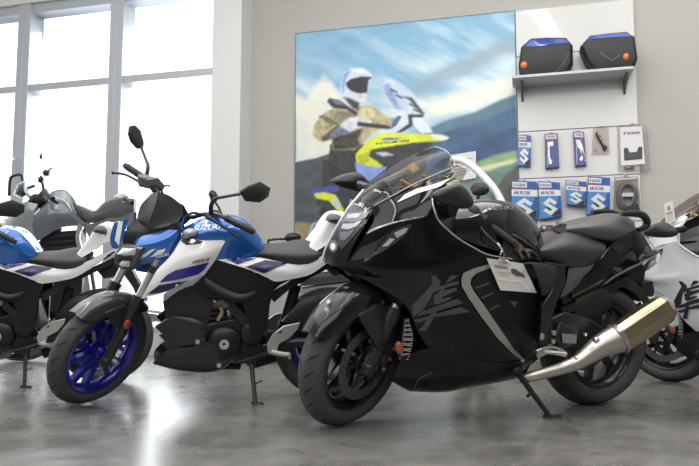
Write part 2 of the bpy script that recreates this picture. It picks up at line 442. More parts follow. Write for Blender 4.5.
# ================================================================== the big faired sport bike (one shape, built for two paint jobs)
BR, BFW = ground(588, 403.5), ground(347, 425.5)
BVEC = BFW - BR; BWB = BVEC.length; BANG = math.atan2(-BVEC.y, -BVEC.x)
BM_ = bike_matrix(BR, BANG, math.radians(8.5))
BRAKE, BTRAIL, BST = math.radians(23), .09, math.radians(25)
SB = steer_matrix(BWB, BRAKE, BTRAIL, BST)
B = Frame(BM_); BF = Frame(BM_ @ SB)
def build_sport(mx, S, paint, label, group, white=False):
    T = thing('sport_motorcycle', label, 'motorcycle', mx)
    if group: T['group'] = group
    matte = mat('matte_black_plastic', (.014, .014, .0145), .5, bump=.05, scale=300)
    satin = mat('satin_black', (.016, .016, .017), .32, spec=.5)
    dark = mat('deep_black', (.006, .006, .006), .6)
    silver = mat('bright_silver', (.62, .61, .58), .28, .9)
    chrome = mat('polished_metal', (.75, .75, .75), .12, 1.)
    steel = mat('brushed_steel', (.55, .53, .50), .33, .95, var=.1, scale=12)
    L = B.L
    X = lambda n, m, mt, **k: link(n, m, mt, T, **k)
    X2 = lambda n, m, mt, **k: [X(n, m, mt, **k), X(n, mirror(m), mt, **k)][0]
    # -------- wheels
    wheel('front_wheel', T, (BWB, 0, .30), .302, .122, mat('rim_black', (.012, .012, .013), .25), S, .215, 7, (-.066, .066), .16, spoke_w=.03, yspoke=False)
    wheel('rear_wheel', T, (0, 0, .318), .32, .19, mat('rim_black', (.012, .012, .013), .25), None, .215, 7, (), .11, spoke_w=.035, yspoke=False)
    # -------- fork, calipers, fender
    ax = V((-math.sin(BRAKE), 0, math.cos(BRAKE)))
    for s in (-1, 1):
        a = V((BWB + .025, s * .108, .30)); lo = a + ax * .05
        f = link('fork_leg', join(cyl(a - ax * .03, a + ax * .22, .031), cyl(a + ax * .2, a + ax * .27, .036), sphere(a, .034)), satin, T, S)
        link('fork_tube', cyl(a + ax * .25, a + ax * .58, .024), steel, f)
        cal = puff([a + V((-.15, s * .006, .015)), a + V((-.135, s * .006, .10)), a + V((-.075, s * .006, .115)), a + V((-.05, s * .006, .03)), a + V((-.085, s * .006, -.04))], V((0, s * .028, 0)), back=1.4)
        link('brake_caliper', cal, satin, f, bevel=.004)
        link('caliper_bolt', join(*[cyl(a + V((-.12 + .03 * i, s * .03, .075 - .04 * i)), a + V((-.12 + .03 * i, s * .04, .075 - .04 * i)), .008, 8) for i in range(3)]), silver, f)
    axl = link('axle_cap', lathe([(.0, .125), (.017, .125), (.021, .118), (.021, .1)], (BWB, 0, .30), 16), steel, T, S)
    c = V((BWB, 0, .30))
    fd = []
    for (yy, dr, a0, a1) in ((0, .04, 28, 150), (.032, .036, 27, 150), (.058, .02, 27, 148), (.074, -.008, 34, 142), (.079, -.045, 46, 132)):
        fd.append([c + V(((.302 + dr) * math.cos(math.radians(a0 + (a1 - a0) * i / 14)), yy, (.302 + dr) * math.sin(math.radians(a0 + (a1 - a0) * i / 14)))) for i in range(15)])
    fen = link('front_fender', patch(fd, 40, 14, thick=.003), mat('fender_gloss', (.008, .008, .0085), .16, coat=.3, spec=.35) if not white else paint, T, S)
    sk = []
    for s in (1, -1):
        g = [c + V((.12, .079 * s, .235)), c + V((.02, .082 * s, .27)), c + V((-.10, .082 * s, .25)), c + V((-.215, .085 * s, .165)), c + V((-.15, .118 * s, .09)), c + V((-.03, .135 * s, .05)), c + V((.035, .13 * s, .11))]
        sk.append(puff(g, V((0, .02 * s, 0)), back=.6))
    [link('fork_guard', k_, satin if not white else paint, fen) for k_ in sk]
    # -------- upper cowl
    ra = L([(372, 208, .10), (395, 196, .145), (420, 184, .175), (440, 177, .19), (455, 172, .2)])
    rb = L([(374, 220, .125), (396, 209, .175), (415, 203, .205), (432, 197, .22), (438, 196, .22)])
    rc = L([(368, 231, .13), (392, 223, .19), (415, 218, .23), (432, 216, .245), (438, 219, .25)])
    rd = L([(358, 246, .115), (385, 244, .18), (420, 240, .24), (442, 239, .255), (459, 239, .265)])
    re = L([(346, 266, .095), (372, 264, .17), (425, 260, .25), (460, 257, .27), (489, 255, .275)])
    rg = L([(364, 279, .13), (396, 283, .20), (432, 283, .255), (476, 281, .272), (538, 280, .255)])
    rh = L([(404, 304, .205), (422, 305, .235), (445, 307, .26), (485, 308, .265), (541, 305, .245)])
    ri = L([(418, 332, .21), (434, 334, .228), (460, 335, .245), (500, 338, .245), (540, 335, .225)])
    rj = L([(430, 350, .20), (440, 352, .207), (464, 357, .22), (500, 362, .21), (536, 356, .20)])
    rf = L([(352, 272, .10), (380, 273, .185), (425, 270, .255), (470, 268, .272), (530, 266, .262)])
    upper = patch([ra, rb, rc], 40, 16, thick=.004)
    X('upper_cowl', upper, paint)
    side = patch([rc, rd, re, rf, rg, rh, ri, rj], 48, 44, thick=.004)
    X('side_fairing', side, paint)
    stree = bvh(side)
    # -------- nose: centre line to cowl corner
    nose = patch([L([(325, 262, 0), (334, 266, .05), (346, 266, .095)]),
                  L([(326, 250, 0), (338, 249, .05), (352, 248, .105)]),
                  L([(336, 230, 0), (348, 227, .05), (365, 224, .125)]),
                  L([(348, 210, 0), (360, 208, .05), (374, 208, .10)]),
                  L([(353, 204, 0), (364, 202, .05), (378, 204, .105)])], 16, 24, thick=.004)
    X('nose_cowl', nose, paint)
    ntree = bvh(nose, upper, side)
    lensm = clear_mat('clear_lens', (.92, .93, .95), .03)
    hl = X('headlight', decal(B, [(338, 246), (339, 228), (349, 211.5), (372, 210.5), (370, 218), (353, 238), (343, 249)], ntree, .003), mat('lamp_housing', (.03, .03, .032), .3))
    lb = mat('lamp_bright', (.40, .40, .42), .4, .3); lg = mat('reflector', (.13, .13, .135), .3, .0)
    link('upper_lamp', decal(B, [(344, 222), (347, 214.5), (356, 213), (370, 212.5), (367, 218), (356, 222.5)], ntree, .006), lg, hl)
    link('lamp_cell', decal(B, [(347, 219.5), (349, 215), (357, 214.2), (362, 214.5), (358, 219)], ntree, .008), lb, hl)
    link('lamp_cell', decal(B, [(342, 229), (343.5, 224.5), (354, 224), (363, 220.5), (357, 227), (349, 230)], ntree, .006), lb, hl)
    link('middle_lamp', decal(B, [(341, 233), (349, 232), (356, 229), (350, 237), (345, 241), (341, 240)], ntree, .006), lg, hl)
    link('lower_lamp', decal(B, [(334 + 4.6 * math.cos(k * PI / 6), 246.5 + 6.2 * math.sin(k * PI / 6)) for k in range(12)], ntree, .005), lg, hl)
    link('projector_lamp', decal(B, [(334 + 2.6 * math.cos(k * PI / 6), 247 + 3.6 * math.sin(k * PI / 6)) for k in range(12)], ntree, .008), mat('lamp_white', (.75, .75, .77), .3, .2, emit=.1), hl)
    link('lamp_cover', decal(B, [(326, 259), (329, 245), (338, 228), (347, 211), (356, 208.5), (373, 210), (371, 219), (352, 239), (338, 258)], ntree, .013), lensm, hl)
    X('nose_trim', tube(L([(322.5, 261, -.012), (326, 249, -.012), (336, 229, -.012), (348, 209, -.012), (353, 203, -.012), (364, 190, -.01)]), .007, 8), mat('silver_edge', (.45, .45, .47), .35, .5))  # window reflection on the clear lens edge, made as a pale tube
    utree = bvh(upper, side)
    dl = X('running_light', decal(B, [(373, 256), (380, 245), (392, 231), (402, 226.5), (412, 224), (407, 233), (396, 243), (382, 252)], utree, .003), mat('running_lamp_dark', (.07, .07, .075), .2, .5))
    link('running_light_cell', join(decal(B, [(394, 233), (404, 228), (408, 228), (405, 233), (397, 238)], utree, .006), decal(B, [(382, 247), (390, 238), (395, 239), (388, 246)], utree, .006)), mat('lamp_bright', (.40, .40, .42), .4, .3), dl)
    X('air_intake', decal(B, [(350, 261), (360, 248), (378, 240), (391, 231), (379, 244), (371, 257)], utree, .002), dark)
    X('cowl_pinstripe', decal(B, [(364, 233), (380, 226), (398, 221), (424, 216), (424, 217.2), (398, 222.4), (381, 227.5), (365, 235)], utree, .0015, 4), silver)  # highlight along the cowl side, laid on in silver
    X('cowl_wing', decal(B, [(397, 203), (405, 195), (417, 189), (434, 185), (455, 176), (457, 179), (436, 188), (418, 193.5), (408, 198)], utree, .004), silver)  # highlight on the body-coloured winglet, painted as a silver decal
    edge = L([(432, 197, .224), (433.5, 207, .236), (438.5, 220, .254), (448, 230, .262), (459, 239, .269), (474, 248, .276), (489, 255, .279), (512, 259, .275)])
    X2('cowl_edge_trim', (tube(edge, .0035, 8)), silver)  # silver tube standing in for the highlight on the cowl's rear edge
    # -------- screen
    scr = patch([L([(353, 204, 0), (370, 184, 0), (393, 166, 0), (414, 154, 0), (435, 146.5, 0)]),
                 L([(363, 203, .055), (380, 188, .08), (402, 173, .10), (424, 161, .11), (447, 151.5, .115)]),
                 L([(374, 206, .105), (392, 196, .145), (410, 187.5, .17), (433, 177, .185), (457, 166, .195)])], 30, 18)
    X('windscreen', scr, clear_mat('smoked_screen', (.66, .61, .57), .035))
    rim = L([(357, 203, 0), (378, 182, 0), (406, 164, 0), (439, 148, 0)])
    redge = L([(435, 146.5, 0), (447, 151.5, .115), (457, 166, .195)])
    ledge = L([(374, 206, .105), (396, 194, .15), (421, 181, .178), (456, 166, .195)])
    X('screen_edge', join(both(tube(redge, .0025, 6)), both(tube(ledge, .003, 6))), mat('screen_rim', (.35, .33, .32), .2, .3))
    flare = patch([L([(447, 160, .15), (456, 164, .2), (467, 170, .235)]), L([(440, 176, .19), (452, 178, .21), (462, 182, .225)])], 10, 8, sym=False, thick=.003)
    X2('screen_flare', flare, clear_mat('smoked_screen_flare', (.72, .68, .64), .05))
    # inner cockpit panel and gold fork caps seen through the screen
    X('dash_panel', join(both(patch([L([(382, 207, .0), (415, 196, 0), (446, 186, 0)]), L([(386, 209, .09), (418, 194, .14), (447, 181, .15)])], 10, 8, sym=False, thick=.004)), prism(L([(398, 200, .07), (412, 196, .07), (410, 187, .07), (400, 188, .07)]), (0, -.14, 0))), matte)
    # belly pan
    bel = patch([L([(402, 357, .192), (433, 348, .207), (466, 357, .225), (500, 363, .21), (534, 358, .20)]),
                 L([(396, 371, .175), (432, 370, .20), (468, 371, .205), (500, 370, .19), (530, 366, .18)]),
                 L([(393, 381, .15), (430, 385, .16), (468, 382, .165), (500, 377, .16), (526, 373, .16)]),
                 L([(409, 391, .09), (442, 392, .10), (472, 387, .10), (500, 382, .1), (524, 377, .1)]),
                 L([(410, 390, 0), (442, 391, 0), (472, 386, 0), (500, 381, 0), (524, 377, 0)])], 36, 20, thick=.004)
    bp_ = X('belly_pan', bel, mat('belly_black', (.006, .006, .0065), .2, coat=.2, spec=.3))
    link('belly_crease', decal(B, [(411, 390), (418, 378), (431, 371), (431, 372.5), (419, 380), (413, 391)], bvh(bel), .002), mat('crease_grey', (.06, .06, .062), .4), bp_)  # pale stroke painted for the reflection along the belly crease
    # radiator grille and reflector
    rl = [B.P(405, 320, .165), B.P(403, 338, .165), B.P(399.5, 358, .165)]; rr_ = [B.P(409, 319, .185), B.P(413.5, 338, .195), B.P(409, 359, .19)]
    X2('radiator', (fixn(rings([[rl[0], rl[1], rl[2], rl[2] - V((.02, .1, 0)), rl[0] - V((.02, .1, 0))], [rr_[0], rr_[1], rr_[2], rr_[2] - V((.02, .1, 0)), rr_[0] - V((.02, .1, 0))]]))), dark)
    A_, B_ = cr(rl, 17), cr(rr_, 17)
    X2('radiator_fins', join(*[(tube([A_[k] + V((.004, .004, 0)), (A_[k] + B_[k]) / 2 + V((.005, .005, .003 if k % 2 else -.003)), B_[k] + V((.004, .004, 0))], .0028, 6, 5)) for k in range(17)]), mat('fin_metal', (.30, .30, .30), .4, .3))
    refl = [B.P(399.5 + 3.6 * math.cos(k * PI / 6), 348 + 6.2 * math.sin(k * PI / 6), .2) for k in range(12)]
    X2('reflector', (puff(refl, V((0, .008, 0)), 4, back=1.5)), mat('amber_reflector', (.26, .07, .015), .25, coat=.5))
    # inner bodywork between fork and fairing
    X('inner_cowl', join(both(patch([L([(346, 267, .09), (375, 272, .15), (400, 300, .17)]), L([(352, 272, .05), (378, 290, .08), (404, 330, .1)]), L([(358, 276, 0), (380, 300, 0), (404, 345, 0)])], 12, 10, sym=False))), dark)
    # silver boomerang and the dark panels inside it
    bo = [(498, 262.5), (489, 263.6), (472, 268.5), (462.5, 273), (460.6, 279), (461, 286), (468, 298), (480, 315.6), (497, 338), (512, 353), (521, 361), (524.5, 363), (524, 359), (512, 347), (497, 325), (484, 306), (473, 291), (469.5, 284), (470.5, 278), (476, 273), (489, 268), (498, 266.5)]
    X('silver_side_trim', decal(B, bo, stree, .006), mat('champagne_silver', (.46, .44, .41), .35, .75) if not white else mat('dark_trim', (.1, .1, .1), .4))
    pn = [(471, 285), (477, 273), (500, 266), (532, 264), (541, 285), (542, 306), (540, 340), (526, 360), (513, 347), (498, 325), (485, 305)]
    cover = X('engine_cover', decal(B, pn, stree, .003), mat('cover_black', (.010, .010, .0105), .4, spec=.35))
    for a in ((474, 287, 488, 282), (480, 297, 492, 292), (488, 309, 498, 304)):
        link('cover_slat', decal(B, [(a[0], a[1]), (a[2], a[3]), (a[2] + .8, a[3] + 1.6), (a[0] + .8, a[1] + 1.6)], stree, .006), mat('slat_grey', (.07, .07, .07), .3), cover)
    link('cover_badge', decal(B, [(508, 300), (520, 302), (521, 309), (514, 307)], stree, .006), mat('slat_grey', (.07, .07, .07), .3), cover)
    ec = L([(502, 288, .25), (528, 288, .25), (540, 310, .24), (538, 338, .23), (524, 352, .22), (508, 336, .23), (498, 312, .245)])
    link('clutch_dome', puff(ec, V((0, .022, 0)), 5, back=.5, sm=4), mat('cover_black', (.010, .010, .0105), .4, spec=.35), cover)
    # brush character on the flank
    kc = mat('grey_decal', (.06, .06, .062), .4) if not white else mat('black_decal', (.02, .02, .022), .35)
    K = lambda pts: [(405 + x / 8.47, 275 + y / 8.47) for x, y in pts]
    ks = [[(215, 0), (255, 0), (300, 60), (290, 90), (235, 150), (160, 285), (110, 330), (65, 345), (120, 285), (130, 250), (20, 295), (60, 255), (180, 130), (232, 70)],
          [(385, 0), (445, 0), (420, 30), (330, 75)],
          [(240, 105), (300, 90), (450, 45), (450, 75), (330, 110), (240, 145)],
          [(240, 165), (330, 125), (430, 105), (435, 130), (300, 190), (245, 200)],
          [(240, 215), (390, 180), (385, 200), (310, 235), (245, 245)],
          [(290, 120), (330, 110), (290, 245), (250, 245), (235, 220)],
          [(95, 345), (150, 300), (435, 200), (490, 235), (300, 265), (200, 320)],
          [(75, 370), (130, 360), (465, 265), (550, 310), (250, 350), (130, 395), (85, 395)],
          [(250, 260), (290, 265), (220, 390), (175, 466), (110, 466), (170, 390), (215, 320)]]
    X('brush_character', join(*[decal(B, K(q), stree, .003 + .0004 * i, 8) for i, q in enumerate(ks)]), kc)
    X('nose_lettering', text_decal(B, 'SUZUKI', [(349, 202.5), (363, 208), (350.5, 199)], ntree, .004), mat('letter_white', (.75, .75, .75), .4))
    for q in ([(401, 180, -.06), (405, 184, -.06), (411, 187, -.06), (416, 188, -.06), (418, 184, -.06)], [(423, 175, -.06), (426, 179, -.06), (431, 183, -.06), (436, 184, -.06)]):
        X('gold_bracket', tube(L(q), [.008, .013, .013, .012, .008][:len(q)], 10), mat('gold_metal', (.45, .30, .08), .35, .6))
    # -------- mirrors (on stalks from the cowl) and indicators
    def mirror_at(px0, yy):
        return [B.P(a, b_, yy) for a, b_ in px0]
    mp = mirror_at([(431, 196.5), (437, 191), (447.5, 186), (458, 184), (466, 189), (473, 199), (473, 205), (467, 208.5), (455, 208), (440, 203)], .41)
    mr_ = lens(mp, V((-.012, -.03, .0)), V((.055, .035, .0)), sm=3)
    mo = X('mirror', mr_, satin)
    X('mirror', xf(mirror(mr_), M.Translation((.03, -.02, .055))), satin)
    st_ = tube([B.P(443, 199, .235), B.P(446, 199, .29), B.P(452, 198, .36)], [.022, .018, .02], 10)
    X('mirror_stalk', st_, satin); X('mirror_stalk', xf(mirror(tube([B.P(443, 199, .235), B.P(446, 197, .30), B.P(452, 193, .39)], [.022, .018, .02], 10)), M.Translation((.02, 0, .03))), satin)
    # -------- handlebars (turn with the fork)
    g0, g1 = BF.P(478, 217, .22), BF.P(513, 243, .36)
    tx = (g1 - g0).normalized()
    for s, nm in ((1, 'l'), (-1, 'r')):
        mk = (lambda m: m) if s > 0 else mirror
        h = link('handlebar', mk(join(cyl(g0 - tx * .02, g1, .017), cyl(g1 - tx * .004, g1 + tx * .022, .02, r2=.016), cyl(g0 - tx * .03, g0 + tx * .03, .03), sphere(g0 - tx * .03, .036))), mat('grip_rubber', (.018, .018, .018), .6), T, S)
        lev = tube([BF.P(469, 216, .2), BF.P(477, 224, .24), BF.P(486, 235, .29), BF.P(496, 244, .34), BF.P(504, 250, .37)], [.010, .009, .007, .006, .007], 8, sx=.6)
        link('brake_lever' if s < 0 else 'clutch_lever', mk(lev), satin, h)
        link('switch_box', mk(prism([g0 + tx * .02 + V((.02, 0, .025)), g0 + tx * .02 + V((-.025, 0, .025)), g0 + tx * .02 + V((-.025, 0, -.03)), g0 + tx * .02 + V((.02, 0, -.03))], tx * .05)), satin, h, bevel=.005)
    X('steering_head', join(cyl(V((BWB - .33, 0, .78)), V((BWB - .38, 0, .9)), .05), prism(L([(446, 205, .12), (468, 206, .12), (470, 218, .12), (452, 222, .12)]), (0, -.24, 0)), prism(L([(440, 222, .15), (470, 212, .15), (492, 240, .2), (480, 250, .2), (460, 238, .2)]), (0, -.3, 0))), dark)
    # -------- tank
    tank = capped([L([(470, 202, 0), (490, 201.5, 0), (512, 206, 0), (530, 218, 0), (540.5, 233, 0), (545.5, 252, 0)]),
                  L([(463, 203, .10), (487, 200, .115), (511, 204, .115), (529, 217, .105), (540, 232, .09), (545, 252, .085)]),
                  L([(456, 216, .18), (482, 216, .195), (505, 222, .195), (522, 233, .17), (535, 245, .14), (543, 258, .115)]),
                  L([(456, 234, .20), (480, 238, .21), (502, 245, .205), (519, 251, .175), (532, 258, .14), (542, 264, .12)]),
                  L([(460, 250, .18), (482, 258, .19), (502, 262, .185), (519, 264, .165), (532, 266, .13), (542, 268, .11)])], 40, 26)
    tk = X('fuel_tank', tank, mat('tank_black', (.004, .004, .0045), .08, coat=.8, spec=.4) if not white else paint)
    ttree = bvh(tank)
    link('tank_lettering', text_decal(B, 'SUZUKI', [(482, 210.5), (512, 209.5), (484, 206.5)], ttree, .002), mat('letter_grey', (.14, .14, .14), .3), tk)
    # -------- seats
    seatm = mat('black_vinyl', (.035, .033, .031), .42, bump=.25, scale=250)
    X('rider_seat', capped([L([(541, 246, 0), (565, 236, 0), (586, 237, 0), (602, 243, 0)]),
                           L([(540.5, 244, .05), (564, 232.5, .055), (586, 234, .055), (603, 241, .05)]),
                           L([(540, 250, .12), (565, 246, .155), (588, 248, .16), (606, 248, .14)]),
                           L([(542, 259, .115), (569, 266, .15), (589, 264.5, .155), (602, 259, .14)]),
                           L([(543, 262, .09), (570, 268, .11), (590, 267, .12), (602, 261, .11)])], 30, 20), seatm)
    X('pillion_seat', capped([L([(569, 225, 0), (595, 220, 0), (620, 216.5, 0), (633, 221, 0)]),
                             L([(567, 224, .02), (595, 218, .04), (621, 214, .04), (634.5, 222, .035)]),
                             L([(566, 229, .05), (593, 226, .105), (618, 228, .12), (635, 229, .09)]),
                             L([(567, 233, .045), (594, 237, .10), (619, 240.5, .11), (633, 235, .085)]),
                             L([(569, 234, .03), (595, 239, .08), (619, 242, .09), (632, 236, .06)])], 30, 18), mat('grey_vinyl', (.075, .075, .075), .4, bump=.25, scale=250))
    # -------- tail
    tailp = patch([L([(600, 261, .08), (614, 240, .07), (630, 228, .05), (640, 229, .03), (650, 241, .02), (659, 252, .015)]),
                   L([(572, 284, .15), (597, 261, .155), (614, 243, .13), (631, 231, .10), (642, 232, .075), (656, 250, .045)]),
                   L([(571, 291, .165), (598, 273, .168), (620, 258, .15), (638, 247, .125), (650, 245, .09), (658, 252, .05)]),
                   L([(573, 299, .15), (602, 285, .155), (628, 269, .14), (644, 261, .115), (653, 256, .085), (659, 254, .05)]),
                   L([(575, 298, .09), (603, 285, .09), (628, 270, .09), (644, 262, .07), (653, 257, .05), (659, 254, .02)])], 40, 22, thick=.004)
    tl = X('tail_cowl', tailp, paint)
    ltree = bvh(tailp)
    link('tail_edge_line', decal(B, [(600, 286), (612, 276), (628, 267.5), (645, 259), (657, 254), (658, 256), (646, 261), (629, 269.5), (613, 278), (601, 288)], ltree, .003), silver, tl)
    link('seat_side_vent', decal(B, [(612, 248), (618, 243), (629, 246), (627, 251), (618, 254)], ltree, .003), dark, tl)
    link('tail_light', decal(B, [(643, 236), (647, 238), (656, 250), (652, 251)], ltree, .003), mat('tail_lens', (.5, .5, .52), .1, .4), tl)
    gl = tube([B.P(622, 214, .10), B.P(632, 213.5, .10), B.P(642, 215, .095), B.P(647, 221, .08), B.P(645, 227, .075), B.P(638, 230, .08)], [.012, .017, .019, .02, .017, .012], 10)
    X2('grab_handle', (gl), satin)
    # plate carrier under the tail
    pc = X('plate_carrier', join(prism(L([(625, 271, .06), (642, 263, .06), (646, 270, .06), (641, 302, .06), (632, 300, .06)]), (0, -.12, 0)), prism(L([(642, 282, .09), (653, 281, .09), (655, 292, .09), (653, 297, .09), (642, 296, .09)]), (0, -.18, 0))), matte, bevel=.004)
    in_ = [B.P(652, 262, .10), B.P(660, 254, .15), B.P(657, 262, .16), B.P(650, 268, .12)]
    ind = puff(in_, V((0, .015, 0)), 4, back=1.)
    [link('rear_indicator', k_, mat('clear_plastic', (.6, .6, .6), .15, .3), pc) for k_ in (ind, mirror(ind))]
    # -------- frame and swingarm
    fr = L([(546, 262, .17), (566, 265, .17), (566, 282, .18), (557, 303, .19), (552, 320, .19), (556, 350, .19), (544, 358, .18), (538, 340, .19), (541, 308, .19), (551, 292, .185), (555, 278, .175), (550, 268, .17)])
    X2('frame', (prism(fr, (0, -.03, 0))), satin, bevel=.006)
    X2('knee_panel', (puff(L([(524, 263, .19), (555, 266, .17), (556, 280, .18), (550, 292, .185), (542, 296, .19), (534, 293, .195), (530, 280, .2)]), V((0, .012, 0)), 4, back=1.5, sm=3)), mat('knee_grip', (.018, .018, .018), .5, bump=1., scale=120))
    X2('seat_side_panel', (patch([L([(569, 268, .15), (588, 266, .157), (603, 259, .15)]), L([(566, 283, .165), (580, 276, .168), (602, 262, .155)]), L([(560, 298, .17), (568, 294, .172), (580, 283, .165)])], 12, 10, sym=False, thick=.005)), mat('panel_grey', (.06, .06, .062), .4))
    X('swingarm', join(both(prism(L([(552, 318, .16), (566, 312, .16), (590, 318, .16), (606, 330, .16), (602, 352, .16), (585, 352, .16), (566, 344, .16), (550, 342, .16)]), (0, -.035, 0))), cyl((0, -.17, .318), (0, .17, .318), .022)), satin, bevel=.008)
    X('rear_hugger', patch([[V((.36 * math.cos(math.radians(a)), y, .318 + .36 * math.sin(math.radians(a)))) for a in range(20, 150, 10)] for y in (0, .06, .1)] + [[V((.31 * math.cos(math.radians(a)), .108, .318 + .31 * math.sin(math.radians(a)))) for a in range(20, 150, 10)]], 24, 10, thick=.004), matte)
    X2('subframe', (join(bar(B.P(560, 312, .13), B.P(628, 278, .10), .03, .04), bar(B.P(560, 300, .13), B.P(612, 268, .10), .03, .05), puff(L([(575, 300, .14), (600, 288, .14), (612, 300, .14), (600, 318, .14), (575, 318, .14)]), V((0, .02, 0)), 4, back=2., sm=3))), dark)
    X('shock_block', join(prism(L([(545, 296, .1), (600, 300, .1), (604, 330, .1), (560, 345, .1), (545, 340, .1)]), (0, -.2, 0))), dark)
    X('engine_block', prism(L([(440, 275, .16), (540, 268, .16), (552, 350, .16), (520, 372, .16), (430, 372, .16)]), (0, -.32, 0)), dark)
    bolt = [B.P(540, 336, .2), B.P(552.5, 332.5, .2), B.P(552, 341, .2), B.P(549, 346, .2), B.P(584, 334, .2)]
    for p, r in zip(bolt, (.016, .012, .011, .010, .008)): X('frame_bolt', cyl(p, p + V((0, .012, 0)), r, 12), silver)
    X2('sprocket_cover', (puff(L([(560, 322, .19), (578, 330, .19), (576, 348, .19), (560, 350, .19), (554, 336, .19)]), V((0, .012, 0)), 4, back=1.)), satin)
    X('caution_plate', prism(L([(561.5, 333.5, .207), (576.5, 334.5, .207), (576, 343.5, .207), (562.5, 343, .207)]), (0, .002, 0)), mat('plate_grey', (.2, .2, .2), .4, var=.9, scale=120))
    # -------- shifter, footpeg, side stand
    X('foot_peg', join(tube([B.P(541, 354, .20), B.P(548, 352, .22), B.P(566, 354, .25)], [.010, .011, .012], 8), bar(B.P(536, 356, .21), B.P(548, 349, .21), .012, .03)), steel)
    X('shift_lever', join(tube([B.P(564, 352, .23), B.P(554, 347.5, .24), B.P(543, 349, .25), B.P(536, 352, .255)], [.009, .007, .007, .009], 8)), steel)
    p0, p1 = B.P(516, 370, .17), B.i @ ground(551, 418)
    p1.z = max(p1.z, (B.i @ ground(551, 418)).z)
    X('side_stand', join(tube([p0, p0.lerp(p1, .5) + V((0, -.004, 0)), p1], [.015, .012, .011], 10, smooth=False), bar(p0.lerp(p1, .45), p0.lerp(p1, .45) + V((.05, .03, -.01)), .01, .01), xf(tube([p1 + V((.03, -.012, .004)), p1 + V((-.045, .012, .003))], [.014, .014], 8, smooth=False), M.Identity(4)), sphere(p0, .03)), mat('stand_black', (.015, .015, .015), .4))
    # -------- exhaust (each side)
    pipe = tube([B.P(519, 379, .15), B.P(533, 376, .19), B.P(556, 370, .215), B.P(578, 362, .235), B.P(600, 346.5, .25), B.P(619, 338, .262)], [.02, .024, .028, .036, .055, .070], 20, sx=.8)
    def can_ring(c_, ax_, r):
        up = V((0, 0, 1)); u = (up - ax_ * up.dot(ax_)).normalized(); w = u.cross(ax_)
        pts = [(-.55, -1.0), (.45, -1.0), (.85, -.55), (.95, .1), (.7, .8), (.2, 1.02), (-.5, .95), (-.9, .3), (-.9, -.6)]
        return [c_ + w * (-a) * r + u * b_ * r for a, b_ in pts]
    c0, c1 = B.P(618, 339, .262), B.P(668, 306, .30); axd = (c1 - c0).normalized(); ln = (c1 - c0).length
    sec = [(0, .060), (.02, .067), (.5, .070), (.86, .068), (.93, .063)]
    canm = fixn(rings([can_ring(c0 + axd * ln * t, axd, r) for t, r in sec]))
    canmat = mat('titanium_can', (.40, .33, .22), .26, .95, var=.12, scale=9)
    capm = fixn(rings([can_ring(c0 + axd * ln * t, axd, r) for t, r in ((.925, .066), (.99, .058), (1.02, .048), (1.0, .040), (.9, .034))]))
    bandm = fixn(rings([can_ring(c0 + axd * ln * t, axd, r) for t, r in ((-.02, .064), (-.02, .070), (.025, .071), (.025, .066))]))
    for mk in (lambda m: m, mirror):
        e = X('exhaust_pipe', mk(pipe), mat('satin_steel', (.52, .49, .45), .36, .9, var=.1, scale=15))
        m_ = X('muffler', mk(canm), canmat, sharp=15, bevel=.006)
        link('muffler_cap', mk(capm), mat('cap_silver', (.72, .72, .72), .22, .9), m_)
        link('muffler_band', mk(bandm), steel, m_)
        link('heat_bolt', mk(join(sphere(B.P(596, 340, .31), .016), sphere(B.P(576, 358, .275), .008))), chrome, e)
        link('muffler_stripe', mk(join(*[bar(B.P(640, 316, .345), B.P(668, 300, .38), .001, .002)])), steel, m_)
    return T
bike_black = build_sport(BM_, SB, mat('gloss_black_paint', (.004, .004, .0045), .1, coat=.35, spec=.25), 'glossy black faired sport motorcycle on its side stand with a white price tag', None)
